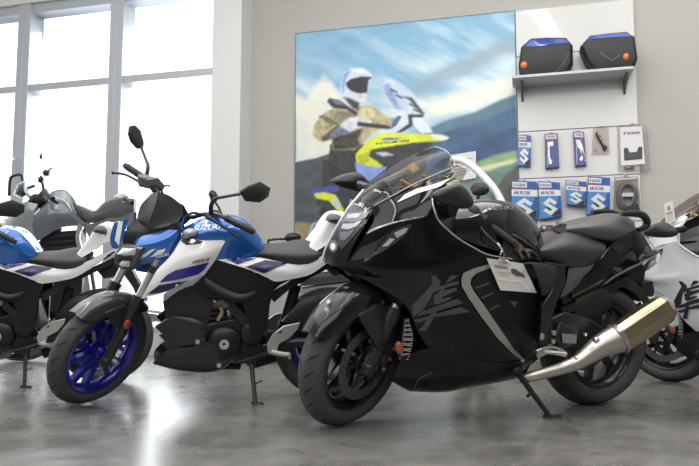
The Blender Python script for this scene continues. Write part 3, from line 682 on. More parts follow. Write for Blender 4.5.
# ================================================================== the small blue and white naked bike
NANG = math.radians(15); NWB = 1.215
NR = ground(75, 405) + V((math.cos(NANG), math.sin(NANG), 0)) * 1.32
NM = bike_matrix(NR, NANG, math.radians(9))
NRAKE, NTR, NST = math.radians(25), .095, math.radians(48)
SN = steer_matrix(NWB, NRAKE, NTR, NST)
N = Frame(NM); NF = Frame(NM @ SN)
def build_naked(mx, label):
    T = thing('naked_motorcycle', label, 'motorcycle', mx)
    blue = mat('metallic_blue_paint', (.016, .115, .42), .22, .35, coat=1.)
    white = mat('pearl_white_paint', (.62, .62, .62), .25, coat=.6)
    navy = mat('navy_decal', (.022, .022, .20), .25, coat=.5); ink = mat('dark_navy_decal', (.012, .012, .05), .3)
    matte = mat('matte_black_plastic', (.014, .014, .0145), .5, bump=.05, scale=300)
    satin = mat('satin_black', (.016, .016, .017), .32)
    dark = mat('deep_black', (.006, .006, .006), .6)
    silver = mat('bright_silver', (.62, .61, .58), .28, .9)
    chrome = mat('polished_metal', (.75, .75, .75), .12, 1.)
    seatm = mat('naked_seat_vinyl', (.045, .042, .04), .6, bump=.2, scale=250)
    rimb = mat('rim_blue', (.012, .016, .26), .25, .3, coat=.6)
    amber = mat('red_reflector', (.35, .05, .02), .3, coat=.4)
    X = lambda n, m, mt, **k: link(n, m, mt, T, **k)
    X2 = lambda n, m, mt, **k: [X(n, m, mt, **k), X(n, mirror(m), mt, **k)][0]
    L, LF = N.L, NF.L
    wheel('front_wheel', T, (NWB, 0, .288), .29, .098, rimb, SN, .216, 5, (-.055,), .145, tread=22, spoke_w=.052)
    wheel('rear_wheel', T, (0, 0, .305), .307, .135, rimb, None, .216, 5, (), .11, tread=22, spoke_w=.052)
    ax = V((-math.sin(NRAKE), 0, math.cos(NRAKE))); c = V((NWB, 0, .288))
    for s in (1, -1):
        a = c + V((.028, s * .088, 0))
        f = link('fork_leg', join(cyl(a - ax * .03, a + ax * .36, .026, r2=.031), sphere(a, .03)), satin, T, SN)
        link('fork_tube', cyl(a + ax * .35, a + ax * .56, .02), silver, f)
        link('axle_nut', lathe([(0, s * .14), (.014, s * .138), (.016, s * .12), (.02, s * .1)], c, 12), silver, f)
        rf = [a + ax * .22 + V((.02 + .02 * math.cos(k * PI / 5), s * .034, .0 + .026 * math.sin(k * PI / 5))) for k in range(10)]
        link('fork_reflector', puff(rf, V((0, s * .006, 0)), 3, back=1.5), amber, f)
    fd = []
    for (yy, dr, a0, a1) in ((0, .042, 57, 142), (.03, .037, 56, 142), (.052, .018, 57, 140), (.062, -.012, 62, 134), (.064, -.035, 68, 126)):
        fd.append([c + V(((.29 + dr) * math.cos(math.radians(a0 + (a1 - a0) * i / 14)), yy, (.29 + dr) * math.sin(math.radians(a0 + (a1 - a0) * i / 14)))) for i in range(15)])
    fen = link('front_fender', patch(fd, 36, 14, thick=.003), mat('fender_black', (.03, .03, .031), .3, coat=.6), T, SN)
    sk = []
    for s in (1, -1):
        g = [c + V((.06, .066 * s, .275)), c + V((-.06, .068 * s, .285)), c + V((-.13, .072 * s, .22)), c + V((-.06, .095 * s, .16)), c + V((.01, .095 * s, .19))]
        sk.append(puff(g, V((0, .012 * s, 0)), back=1.))
    link('fender_stay', join(*sk), satin, fen)
    link('brake_caliper', puff([c + V((-.15, -.075, .03)), c + V((-.14, -.075, .1)), c + V((-.08, -.075, .11)), c + V((-.06, -.075, .03))], V((0, -.03, 0)), back=1.), silver, T, SN)
    # -------- head: lamp, cowl, fly screen, indicators (turn with the bars)
    FX = lambda n, m, mt, p=None, **k: link(n, m, mt, p or T, SN if p is None else None, **k)
    cowl = patch([LF([(151, 231, 0), (165, 229, .06), (180, 222, .11), (184, 216, .13)]),
                   LF([(134, 247, 0), (154, 244.5, .07), (173, 239, .125), (181, 236, .14)]),
                   LF([(134, 262, 0), (152, 260, .075), (167, 257, .13), (177, 252, .14)]),
                   LF([(136, 271, 0), (150, 272.5, .06), (165, 268, .12), (172, 262, .13)])], 22, 18, thick=.004)
    cw = FX('headlight_cowl', cowl, blue)
    ctree = bvh(cowl)
    cu = xf(join(patch([LF([(150, 229, 0), (164, 226, .05), (178, 222, .11)]), LF([(146, 238, 0), (163, 234, .06), (182, 229, .135)]), LF([(140, 247.5, 0), (160, 241.5, .08), (181, 236, .14)])], 14, 10, sym=False, thick=.004),
                  patch([LF([(150, 229, 0), (143, 224, -.05), (136, 218.6, -.09)]), LF([(146, 238, 0), (134, 233, -.05), (125, 234, -.085)]), LF([(140, 247.5, 0), (133, 246, -.04), (124, 243.5, -.075)])], 12, 10, sym=False, thick=.004)), M.Translation((.008, 0, 0)))
    FX('cowl_upper', cu, matte, cw)
    FX('cowl_stripe', join(decal(NF, [(134.5, 258.5), (140, 256), (152, 249), (156, 248.6), (148, 255), (141, 259)], ctree, .003), decal(NF, [(150, 257), (158, 250), (166, 248.5), (164, 252), (156, 256)], ctree, .003)), mat('letter_white', (.75, .75, .75), .4), cw)
    FX('cowl_lettering', text_decal(NF, 'SUZUKI', [(156, 257.6), (168.5, 255.4), (156, 254.6)], ctree, .005), mat('letter_white', (.75, .75, .75), .4), cw)
    hl = LF([(114, 255, -.07), (122, 244, -.065), (130, 245, -.02), (142, 248, .045), (138, 256, .045), (135, 264, .04), (132, 270, .03), (121, 269, -.03), (115, 263, -.06)])
    head = FX('headlight', puff(hl, V((.012, 0, 0)), 5, back=2.), mat('lamp_shell', (.09, .09, .095), .25, .3))
    for q in ([(117, 254, -.05), (123, 247.5, -.045), (136, 248.5, .025), (135, 255, .03), (126, 256.5, -.01)], [(120, 264, -.03), (123, 260, -.02), (132, 260, .02), (130, 267, .02), (122, 267.5, -.02)]):
        FX('lamp_reflector', puff(LF(q), V((.018, 0, 0)), 4), mat('lamp_silver', (.62, .62, .64), .35, .2), head)
    FX('lamp_mask', puff(LF([(116, 258, -.06), (126, 257.5, -.01), (135, 256, .03), (133, 260, .03), (124, 260.5, -.02), (118, 262, -.05)]), V((.017, 0, 0)), 4), dark, head)
    FX('lamp_glass', puff([p * 1. for p in hl], V((.026, 0, 0)), 5), clear_mat('clear_lens', (.92, .93, .95), .03), head)
    rc = patch([LF([(128.5, 219, -.10), (121, 221, -.115), (114, 222.5, -.13)]), LF([(124, 236, -.075), (116, 238, -.10), (110, 238, -.125)]), LF([(121, 246, -.072), (117, 249, -.085), (112, 248, -.11)])], 12, 12, sym=False, thick=.004)
    FX('side_cowl', rc, blue)
    rt = bvh(rc)
    FX('side_cowl_stripe', join(decal(NF, [(123, 221), (118, 222), (115, 240), (119, 246)], rt, .003)), mat('letter_white', (.75, .75, .75), .4), None)
    fs = [LF([(159, 191.6, 0), (170, 196, .04), (181, 204.5, .09)]), LF([(156, 205, .015), (170, 209, .055), (183, 214, .105)]), LF([(150, 222, 0), (164, 222, .05), (178, 222, .105)]), LF([(149, 230, 0), (160, 228, .05), (177, 223.5, .105)])]
    fl = [LF([(159, 191.6, 0), (155, 192.5, -.03), (151, 194.5, -.06)]), LF([(156, 205, .015), (148, 204, -.05), (141, 206, -.09)]), LF([(150, 222, 0), (144, 220, -.04), (137.5, 218.6, -.085)]), LF([(149, 230, 0), (144, 226, -.045), (137, 219.5, -.085)])]
    FX('fly_screen', join(patch(fs, 16, 16, sym=False, thick=.004), patch(fl, 12, 16, sym=False, thick=.004)), mat('flyscreen_black', (.045, .045, .047), .42, bump=.08, scale=400))
    clear = mat('clear_plastic', (.6, .6, .6), .15, .3)
    for nm, pts, y, st in (('l', (189, 233), .2, (182, 231, .13)), ('r', (120, 198), -.24, (132, 203, -.14))):
        k = NF.P(*pts, y); si = FX('turn_signal', tube([k + V((.03, 0, 0)), k + V((.02, 0, 0)), k + V((-.02, 0, 0)), k + V((-.045, 0, 0))], [.006, .017, .021, .008], 14, sx=1.3), mat('signal_lens', (.33, .33, .34), .15, .2))
        FX('signal_stalk', cyl(NF.P(*st), k + V((-.02, 0, 0)), .011), matte, si)
    # -------- handlebar, mirrors
    to_f = NF.i @ NM
    lg0, lg1 = to_f @ N.P(226, 218, .205), to_f @ N.P(251, 230.5, .25)
    rg0, rg1 = NF.P(147, 180, -.2), NF.P(127.5, 167, -.34)
    hb = FX('handlebar', join(tube([lg1, lg0, NF.P(206, 214, .11), NF.P(190, 217, .05), NF.P(172, 208, -.03), NF.P(155, 192, -.12), rg0, rg1], .012, 10, 40)), satin)
    rub = mat('grip_rubber', (.018, .018, .018), .6)
    for g0, g1 in ((lg0, lg1), (rg0, rg1)):
        t = (g1 - g0).normalized(); FX('grip', join(cyl(g0, g1, .018), cyl(g1, g1 + t * .02, .017, r2=.014)), rub, hb)
    FX('clutch_lever', tube([to_f @ N.P(*q) for q in ((206, 217, .2), (214, 221, .225), (226, 229, .25), (236, 235.5, .27), (238, 237.5, .272))], [.011, .008, .006, .007, .009], 8, sx=.7), satin, hb)
    FX('brake_lever', tube([NF.P(141, 184, -.16), NF.P(136, 180, -.20), NF.P(125, 174.5, -.28), NF.P(114, 173, -.35), NF.P(112.5, 173, -.36)], [.011, .008, .006, .007, .01], 8, sx=.7), satin, hb)
    FX('switch_box', join(puff(LF([(211, 211, .15), (222, 213, .17), (226, 220, .2), (217, 222, .17), (209, 219, .13)]), V((.01, .02, 0)), 4, back=1.5), ), satin, hb)
    FX('switch_button', puff(LF([(217, 217, .2), (220, 216, .2), (221, 219, .2), (218, 220, .2)]), V((0, .008, 0)), 3, back=1.), mat('yellow_button', (.7, .35, .02), .4), hb)
    FX('brake_reservoir', join(puff(LF([(140, 178, -.14), (150, 176, -.14), (157, 184, -.14), (154, 190, -.14), (141, 187, -.14)]), V((.02, -.03, 0)), 4, back=1.2), cyl(NF.P(143, 183, -.15), NF.P(144, 176, -.15), .03)), mat('reservoir_grey', (.12, .12, .125), .4), hb)
    FX('cable_bundle', join(tube([NF.P(205, 216, .12), NF.P(192, 213, .1), NF.P(183, 222, .09), NF.P(186, 236, .08)], .007, 8), tube([NF.P(200, 215, .1), NF.P(188, 218, .07), NF.P(180, 228, .07)], .006, 8), tube([NF.P(150, 188, -.11), NF.P(158, 186, -.08), NF.P(164, 196, -.05)], .006, 8), tube([NF.P(158, 192, -.1), NF.P(165, 186, -.12), NF.P(170, 186, -.12)], .005, 8)), rub, hb)
    mats_ = mat('mirror_black', (.035, .035, .037), .45)
    ml = lens(LF([(239.5, 191, .42), (248, 185.5, .43), (260, 181.5, .44), (270.5, 188, .46), (268.5, 197, .46), (260, 202.5, .44), (245, 201, .42)]), V((.03, .012, 0)), V((-.012, -.008, 0)))
    a = FX('mirror', ml, mats_)
    FX('mirror_stalk', tube([NF.P(211, 214, .17), NF.P(211, 206, .18), NF.P(215, 199, .2), NF.P(223, 197, .26), NF.P(242, 193.5, .4)], [.012, .012, .010, .008, .008], 10), satin, a)
    rm = lens(LF([(131, 126, -.36), (135, 125, -.37), (140, 130, -.40), (143.5, 143, -.41), (143, 148, -.40), (138, 149, -.38), (133, 143, -.36), (130, 133, -.35)]), V((.03, -.012, 0)), V((-.012, .008, 0)))
    a = FX('mirror', rm, mats_)
    FX('mirror_stalk', tube([NF.P(146, 178, -.2), NF.P(148, 167, -.22), NF.P(146, 160, -.26), NF.P(141, 147, -.37)], [.012, .010, .008, .008], 10), satin, a)
    FX('meter_panel', puff(LF([(158, 196, -.05), (182, 206, .08), (190, 220, .08), (180, 225, .05), (160, 215, -.04)]), V((-.03, 0, .02)), 3, back=1.), dark)
    FX('steering_clamp', join(cyl(c + ax * .54 + V((-.05, 0, 0)), c + ax * .70 + V((-.05, 0, 0)), .03), prism([c + ax * .50 + V((.05, -.12, 0)), c + ax * .50 + V((.05, .12, 0)), c + ax * .50 + V((-.06, .05, 0)), c + ax * .50 + V((-.06, -.05, 0))], ax * .035)), dark)
    # -------- tank, shrouds
    tank = capped([L([(184, 226, 0), (207, 218.5, 0), (229, 217, 0), (243, 221, 0), (256, 234, 0), (263, 244, 0)]),
                   L([(183, 228, .09), (208, 217.5, .10), (232, 216.5, .105), (247, 222, .1), (258, 234.5, .09), (264, 244, .08)]),
                   L([(184, 238, .14), (211, 231, .17), (235, 233, .17), (249, 240, .15), (258, 247, .12), (263, 250, .1)]),
                   L([(190, 251, .15), (214, 260, .165), (235, 259, .155), (249, 257, .135), (257, 256, .115), (262, 255, .1)])], 34, 22)
    tk = X('fuel_tank', tank, blue, sharp=60)
    link('tank_lettering', text_decal(N, 'SUZUKI', [(193, 231), (219, 229.5), (195.5, 225.5)], bvh(tank), .003), mat('letter_silver', (.55, .58, .62), .3, .6), tk)
    shr = patch([L([(172, 254.6, .15), (183, 238.5, .18), (203, 240.5, .19), (226, 240, .172)]),
                 L([(158, 269, .2), (176, 258, .225), (199, 255, .222), (221, 249, .19)]),
                 L([(149, 284, .21), (168, 275, .238), (192, 268, .228), (215, 260.5, .192)]),
                 L([(141, 298.5, .20), (163, 293, .228), (188, 280.8, .218), (204, 275, .195)])], 30, 22, sym=False)
    shm = thicken(shr, .005)
    for m_, nm in ((shm, 1), (mirror(shm), 0)):
        sh = X('tank_shroud', m_, white)
        if nm:
            t = bvh(shr)
            link('shroud_stripe', decal(N, [(159.5, 282.5), (167, 275), (176, 270), (209, 262), (204, 269.5), (198, 274), (180, 279)], t, .003), navy, sh)
            link('shroud_dark_band', decal(N, [(147, 294.5), (159, 285), (190, 279.8), (178, 286.5), (166, 291.5)], t, .003), ink, sh)
            link('shroud_badge', decal(N, [(181, 241), (184, 238.2), (193, 239), (203, 241.5), (200, 243.5), (186, 245)], t, .003), dark, sh)
            link('badge_letter', decal(N, [(190, 240), (193, 239.2), (196, 241.5), (192, 243.8), (188, 242), (191, 242.3), (193, 241.6)], t, .005), silver, sh)
            link('model_lettering', text_decal(N, 'GSX-S', [(192, 263.6), (208.5, 260.4), (193, 260.6)], t, .004, bold=.03), ink, sh)
    # -------- seat and tail
    X('seat', capped([L([(260, 246, 0), (282, 246, 0), (300, 243, 0), (313, 244, 0), (320, 248, 0)]),
                      L([(262, 245, .04), (283, 244, .045), (301, 241, .05), (315, 243, .05), (321, 247, .05)]),
                      L([(258, 252, .11), (278, 253, .14), (299, 254, .155), (316, 253, .14), (321, 252, .12)]),
                      L([(256.5, 256.5, .11), (288, 263, .145), (305, 264.8, .15), (317, 260, .14), (322, 256, .12)])], 32, 20), seatm, sharp=60)
    tail = patch([L([(217, 259.5, .165), (238, 258.5, .16), (258, 257.5, .155), (278, 261.5, .15), (302, 264.8, .152), (322, 256, .13), (345, 243, .09), (358, 236, .05)]),
                  L([(238, 266, .185), (256, 267, .185), (272, 269.5, .18), (290, 271.5, .17), (308, 269, .155), (326, 260, .13), (346, 246, .09), (358, 238, .05)]),
                  L([(261, 274, .185), (268, 278, .182), (276, 281.5, .178), (292, 279, .168), (310, 274.5, .155), (326, 264, .13), (346, 249, .09), (358, 240, .05)])], 40, 14, sym=False)
    tm = thicken(tail, .004)
    for m_, nm in ((tm, 1), (mirror(tm), 0)):
        tp_ = X('tail_panel', m_, white)
        if nm:
            t = bvh(tail)
            link('tail_stripe', decal(N, [(226, 258.6), (258.5, 257.8), (250, 260.5), (237.5, 264.6)], t, .003), navy, tp_)
            link('tail_dark_block', decal(N, [(246, 266.8), (265, 260.2), (288, 263.3), (276, 268), (264, 273.2)], t, .003), ink, tp_)
            link('tail_block_mark', decal(N, [(256, 267), (266, 264.5), (274, 266), (264, 268.5)], t, .005), navy, tp_)
            link('tail_end_stripe', join(decal(N, [(341, 249), (348, 244), (349, 245.5), (342, 250.5)], t, .003), decal(N, [(338, 252.5), (345, 247.5), (346, 249), (339, 254)], t, .003)), ink, tp_)
    hump = capped([L([(306, 247, 0), (319, 232, 0), (331, 214, 0), (345, 212, 0), (358, 222, 0)]),
                   L([(308, 247, .09), (320, 232, .09), (332, 215, .085), (346, 214, .075), (358, 224, .05)]),
                   L([(312, 254, .13), (326, 245, .12), (340, 234, .105), (351, 232, .085), (359, 231, .05)])], 24, 14)
    X('tail_hump', hump, white, sharp=60)
    X('rear_pad', tube([N.P(334, 223, .10), N.P(334, 222, .085), N.P(334, 221.5, 0), N.P(334, 222, -.085), N.P(334, 223, -.1)], [.02, .045, .05, .045, .02], 16), mat('pad_grey', (.10, .10, .105), .6))
    X2('tail_lamp', (puff(L([(350, 239, .06), (358, 234, .05), (360, 238, .04), (352, 243, .05)]), V((-.02, .01, 0)), 3, back=1.)), mat('tail_red', (.25, .01, .01), .2, coat=.5))
    X('rear_fender', join(prism(L([(326, 266, .05), (348, 250, .05), (362, 262, .05), (378, 296, .05), (372, 299, .05), (356, 272, .05), (334, 276, .05)]), (0, -.10, 0)), both(tube([N.P(352, 262, .06), N.P(358, 262, .12), N.P(362, 262, .17)], [.01, .01, .018], 8))), matte)
    X('plate_holder', prism([N.P(366, 282, .09), N.P(372, 281, .09), N.P(380, 305, .09), N.P(374, 306, .09)], (0, -.18, 0)), matte)
    # -------- frame covers, engine
    X2('frame_cover', (puff(L([(207, 273, .165), (218, 259.5, .165), (238, 266, .175), (262, 275, .178), (276, 282, .172), (272, 296, .165), (264, 330, .16), (252, 334, .16), (248, 318, .16), (254, 300, .165), (240, 292, .165), (222, 300, .165), (206, 296, .165), (192, 286, .165)]), V((0, .006, 0)), 3, back=3.)), mat('cover_black', (.010, .010, .0105), .4, spec=.35))
    X2('air_scoop', (patch([L([(205, 277, .19), (222, 287, .19), (240, 294, .19), (256, 290, .18)]), L([(205, 283, .2), (222, 294, .2), (240, 299, .2), (254, 296, .185)]), L([(206, 290, .18), (224, 300, .18), (240, 303, .18), (252, 300, .175)])], 18, 10, sym=False, thick=.004)), matte)
    eng = mat('engine_black', (.016, .016, .017), .38, .3, bump=.2, scale=60)
    fins = [prism(L([(186, 300 + 5 * i, .12), (226, 296 + 5 * i, .12), (227, 299 + 5 * i, .12), (187, 303 + 5 * i, .12)]), (0, -.24, 0)) for i in range(6)]
    X('cylinder_block', join(prism(L([(190, 298, .10), (224, 294, .10), (230, 330, .10), (196, 332, .10)]), (0, -.2, 0)), *fins), eng, bevel=.003)
    X('crankcase', join(prism(L([(195, 326, .13), (235, 318, .13), (262, 322, .13), (268, 352, .13), (246, 364, .13), (214, 364, .13), (196, 350, .13)]), (0, -.26, 0))), eng, bevel=.012)
    k = N.P(224, 344, .16)
    cv = X('engine_cover', join(lathe([(0, .175), (.045, .174), (.058, .168), (.072, .165), (.085, .155), (.095, .13), (.095, .1)], (k.x, 0, k.z), 40), lathe([(0, .16), (.05, .158), (.06, .15), (.062, .12)], (N.P(252, 334, .15).x, 0, N.P(252, 334, .15).z), 30)), eng, sharp=50)
    link('cover_emblem', lathe([(0, .179), (.024, .179), (.026, .176), (.026, .17)], (k.x, 0, k.z), 28), silver, cv)
    link('emblem_mark', prism([V((k.x + dx, .1795, k.z + dz)) for dx, dz in ((.012, .004), (.002, .013), (-.012, .002), (-.002, .0), (.008, -.012), (.004, -.002))], (0, .001, 0)), dark, cv)
    X('intake_boot', join(cyl(N.P(216, 305, .1), N.P(226, 302, .16), .03), tube([N.P(214, 300, .12), N.P(222, 310, .15), N.P(218, 320, .14)], .012, 8)), mat('bronze_metal', (.45, .40, .32), .35, .9))
    X2('radiator_shroud', (join(*[puff(L([(155 + dx, 327 + i * 8.5, .15), (172 + dx, 316 + i * 8.5, .17), (192, 318 + i * 8, .175), (206, 324 + i * 7, .175), (206, 332 + i * 6, .175), (184, 330 + i * 8, .175), (161 + dx, 333 + i * 8.2, .155)]), V((0, .014, 0)), 3, back=2.) for i, dx in ((0, 0), (1, 4), (2, 6))])), mat('shroud_black', (.018, .018, .019), .35))
    X('radiator_core', prism(L([(163, 302, .13), (178, 291, .14), (206, 279, .14), (214, 300, .13), (200, 352, .13), (176, 352, .13), (166, 322, .13)]), (0, -.26, 0)), mat('core_black', (.03, .03, .03), .5, .4))
    X2('belly_cowl', (patch([L([(170, 347, .165), (190, 347, .175), (206, 342, .175), (224, 350, .17), (238, 355, .16)]), L([(159, 358, .15), (184, 358, .168), (206, 356, .168), (224, 360, .16), (234, 361, .15)]), L([(153, 363.5, .12), (180, 370, .14), (206, 371.5, .14), (220, 369, .14), (230, 363, .14)]), L([(155, 364.5, 0), (181, 371, 0), (206, 372, 0), (220, 370, 0), (230, 364, 0)])], 26, 14, sym=False, thick=.004)), mat('belly_satin', (.02, .02, .021), .33))
    X('cowl_bolt', join(cyl(N.P(197.5, 342, .185), N.P(197.5, 342, .195), .012, 10)), silver)
    X('case_bolt', join(cyl(N.P(219, 365.5, .165), N.P(219, 365.5, .175), .012, 10)), silver)
    X('header_pipe', tube([N.P(186, 305, 0), N.P(172, 318, 0), N.P(170, 345, -.03), N.P(190, 364, -.08), N.P(240, 366, -.12)], .02, 10), satin)
    X('silencer', tube([N.P(252, 362, -.14), N.P(300, 345, -.18), N.P(345, 315, -.2)], [.04, .055, .05], 16, smooth=False), matte)
    X2('frame_rail', (join(bar(N.P(214, 288, .13), N.P(268, 346, .13), .03, .045), bar(N.P(262, 345, .13), N.P(266, 300, .13), .03, .04), bar(N.P(262, 300, .12), N.P(345, 256, .08), .025, .03), bar(N.P(272, 300, .12), N.P(300, 276, .12), .025, .03))), satin)
    X('frame_filler', prism(L([(214, 286, .11), (262, 300, .11), (268, 345, .11), (240, 330, .11), (226, 300, .11)]), (0, -.22, 0)), dark)
    X('swingarm', join(both(tube([N.P(262, 346, .12), N.P(300, 342, .11), V((.03, .095, .305)), V((-.03, .095, .305))], [.03, .028, .03, .026], 10, smooth=False)), cyl((0, -.13, .305), (0, .13, .305), .015)), satin)
    X('chain_guard', puff(L([(282, 322, .1), (300, 300, .1), (318, 296, .1), (330, 312, .1), (300, 332, .1)]), V((0, .02, 0)), 3, back=1.5), matte)
    X('rear_shock', join(cyl(N.P(283, 330, .03), N.P(296, 285, .03), .03)), dark)
    # -------- rear set bracket, peg, pedal, stand
    br = L([(273, 334, .165), (284, 326, .17), (300, 322.5, .172), (298, 329, .172), (290, 338, .17), (279, 344, .168), (276, 356, .165), (268, 354, .165), (267, 344, .165)])
    bk = X2('foot_bracket', (prism(br, (0, -.012, 0))), mat('cast_aluminium', (.50, .50, .48), .42, .8), bevel=.003)
    link('bracket_opening', prism([N.P(277, 333.5, .168), N.P(284, 329, .168), N.P(288, 328, .168), N.P(284, 332.5, .168)], (0, .001, 0)), dark, bk)
    X2('foot_peg', (join(tube([N.P(272, 352, .17), N.P(281, 354, .2), N.P(290, 355, .24)], [.012, .013, .012], 8), bar(N.P(288, 354, .235), N.P(290, 359, .24), .012, .012))), silver)
    X('shift_lever', tube([N.P(268, 352, .16), N.P(252, 358, .18), N.P(236, 362, .19), N.P(232, 361, .21)], [.008, .006, .006, .009], 8), satin)
    p0 = N.P(251, 360, .11); p1 = N.i @ ground(255.5, 404.5)
    X('side_stand', join(tube([p0, p1], [.013, .011], 10, smooth=False), bar(p0.lerp(p1, .55), p0.lerp(p1, .5) + V((-.045, .02, .012)), .008, .008), tube([p1 + V((.02, -.01, .002)), p1 + V((-.04, .01, .001))], [.012, .012], 8, smooth=False), puff([p0 + V((.04, .01, .03)), p0 + V((-.04, .01, .03)), p0 + V((-.02, .01, -.03)), p0 + V((.02, .01, -.03))], V((0, .015, 0)), 3, back=1.)), mat('stand_black', (.015, .015, .015), .4))
    return T
bike_blue = build_naked(NM, 'blue and white naked motorcycle with black fly screen and blue front wheel in view')
# its twin, cut off by the left edge of the photo
LR = ground(104, 381.5); LM = bike_matrix(LR, math.radians(11), math.radians(9))
left_blue = copy_tree(bike_blue); left_blue.matrix_world = LM
left_blue['label'] = 'blue and white naked motorcycle cut off by the left edge of the photo'
for o in (bike_blue, left_blue): o['group'] = 'blue and white naked motorcycles'

# ================================================================== poster on the wall
px0, px1 = wx(294.8), wx(519.3)
pz1 = (on_wall(295, 35).z + on_wall(519, 9.5).z) / 2
poster = thing('wall_poster', 'large wall poster of a rider on a yellow motorcycle under a cloudy sky', 'poster', WALLM @ M.Translation(((px0 + px1) / 2, 0, .55)))
poff = M.Translation((-(px0 + px1) / 2, 0, -.55))

import numpy as np
def lin(c): c = np.array(c, float) / 255; return np.where(c <= .04045, c / 12.92, ((c + .055) / 1.055) ** 2.4)
NX, NZ = 340, 440
gx, gz = np.meshgrid(np.linspace(px0 + .006, px1 - .006, NX), np.linspace(.556, pz1 - .006, NZ), indexing='ij')
Wm = np.array(WALLM); wp = np.stack([gx, np.full_like(gx, .013), gz, np.ones_like(gx)], -1) @ Wm.T
cm = np.array(RP.transposed()); cv_ = (wp[..., :3] - np.array(CAMP)) @ cm.T
PXg = 349.5 + FOC * cv_[..., 0] / cv_[..., 1]; PYg = 233 - FOC * cv_[..., 2] / cv_[..., 1]
rng = np.random.RandomState(5)
def vnoise(x, y, s):
    g = np.random.RandomState(s).rand(64, 64); xi = np.floor(x).astype(int); yi = np.floor(y).astype(int); fx, fy = x - xi, y - yi
    fx = fx * fx * (3 - 2 * fx); fy = fy * fy * (3 - 2 * fy); a = lambda p, q: g[(xi + p) % 64, (yi + q) % 64]
    return (a(0, 0) * (1 - fx) + a(1, 0) * fx) * (1 - fy) + (a(0, 1) * (1 - fx) + a(1, 1) * fx) * fy
def fbm(x, y, s, o=5): return sum(vnoise(x * 2 ** k, y * 2 ** k, s + k) * .5 ** k for k in range(o)) / 1.94
def inside(poly):
    m = np.zeros(PXg.shape, bool); n = len(poly)
    for k in range(n):
        (x0, y0), (x1, y1) = poly[k], poly[(k + 1) % n]
        if y0 == y1: continue
        c = ((y0 > PYg) != (y1 > PYg)) & (PXg < (x1 - x0) * (PYg - y0) / (y1 - y0) + x0); m ^= c
    return m.astype(float)
def soft(m, r):
    for ax_ in (0, 1):
        for _ in range(2):
            for k in range(r): m = (np.roll(m, 1, ax_) + 2 * m + np.roll(m, -1, ax_)) / 4
    return m
paint_ = np.zeros(PXg.shape + (3,))
def lay(c, m): global paint_; paint_ = paint_ * (1 - m[..., None]) + lin(c) * m[..., None]
def shape(c, poly, r=1, var=0., sc=.2, seed=1):
    m = soft(inside(poly), r)
    if var:
        n = (fbm(PXg * sc, PYg * sc, seed) - .5) * 2 * var
        global paint_; col = np.clip(lin(c)[None, None] * (1 + n[..., None] * 1.6), 0, 1); paint_ = paint_ * (1 - m[..., None]) + col * m[..., None]
    else: lay(c, m)
# sky: teal blue above, long diagonal streaks of cloud, warm bank low on the left, grey bank on the right
lay((128, 176, 206), np.ones(PXg.shape))
d1 = (PXg * .86 - PYg * -.5); d2 = (PXg * -.42 + PYg * .9)
st = fbm(d1 * .012 + 3, d2 * .05 + 7, 11); lay((206, 226, 232), np.clip((st - .40) * 3.2, 0, 1) * np.clip((PXg - 330) / 90, .15, 1))
lay((98, 150, 188), np.clip((fbm(PXg * .03, PYg * .05, 21) - .5) * 2.4, 0, .8) * np.clip((430 - PXg) / 90, 0, 1) * np.clip((85 - PYg) / 40, 0, 1))
lay((224, 232, 230), np.clip((fbm(d1 * .02, d2 * .06, 31) - .45) * 3, 0, .9) * np.clip((PYg - 40 + (PXg - 296) * .0) / 60, 0, 1))
bank = 84 + 10 * np.sin(PXg * .13) + 14 * (fbm(PXg * .06, PYg * .06, 41) - .5) + np.clip(PXg - 322, 0, 60) * .35
lay((232, 230, 214), np.clip((PYg - bank) / 8, 0, 1) * np.clip((378 - PXg) / 30, 0, 1) * .9)
lay((206, 210, 200), np.clip((fbm(PXg * .05, PYg * .08, 51) - .42) * 3, 0, .8) * np.clip((PYg - bank - 12) / 14, 0, 1) * np.clip((360 - PXg) / 30, 0, 1))
gb = np.clip(1 - np.abs(PYg - (92 - (PXg - 410) * .46)) / 16, 0, 1) * np.clip((PXg - 405) / 25, 0, 1)
lay((142, 166, 182), np.clip(gb * 1.5 * (fbm(PXg * .05, PYg * .07, 61) + .25), 0, .85))
wb_ = np.clip(1 - np.abs(PYg - (112 - (PXg - 425) * .30)) / 15, 0, 1) * np.clip((PXg - 415) / 20, 0, 1)
lay((234, 234, 222), np.clip(wb_ * 1.6 * (fbm(PXg * .06, PYg * .1, 71) + .3), 0, .95))
# hills, field and road on the right
shape((88, 122, 140), [(420, 132), (445, 121), (475, 112), (500, 100), (522, 92), (522, 260), (420, 260)], 2, .12, .08, 3)
shape((66, 98, 132), [(420, 142), (450, 130), (480, 122), (522, 104), (522, 260), (420, 260)], 2, .25, .06, 4)
shape((58, 84, 120), [(430, 160), (470, 142), (522, 124), (522, 260), (430, 260)], 4, .3, .07, 5)
shape((132, 158, 112), [(440, 176), (468, 165), (496, 155), (522, 149), (522, 260), (440, 260)], 2, .25, .09, 6)
shape((206, 212, 180), [(446, 182), (476, 168), (522, 157), (522, 160), (478, 173), (446, 192)], 2)
shape((100, 128, 120), [(440, 192), (478, 175), (522, 162), (522, 260), (440, 260)], 2, .3, .1, 7)
shape((84, 82, 78), [(468, 260), (494, 190), (506, 174), (522, 163), (522, 260)], 3, .15, .1, 8)
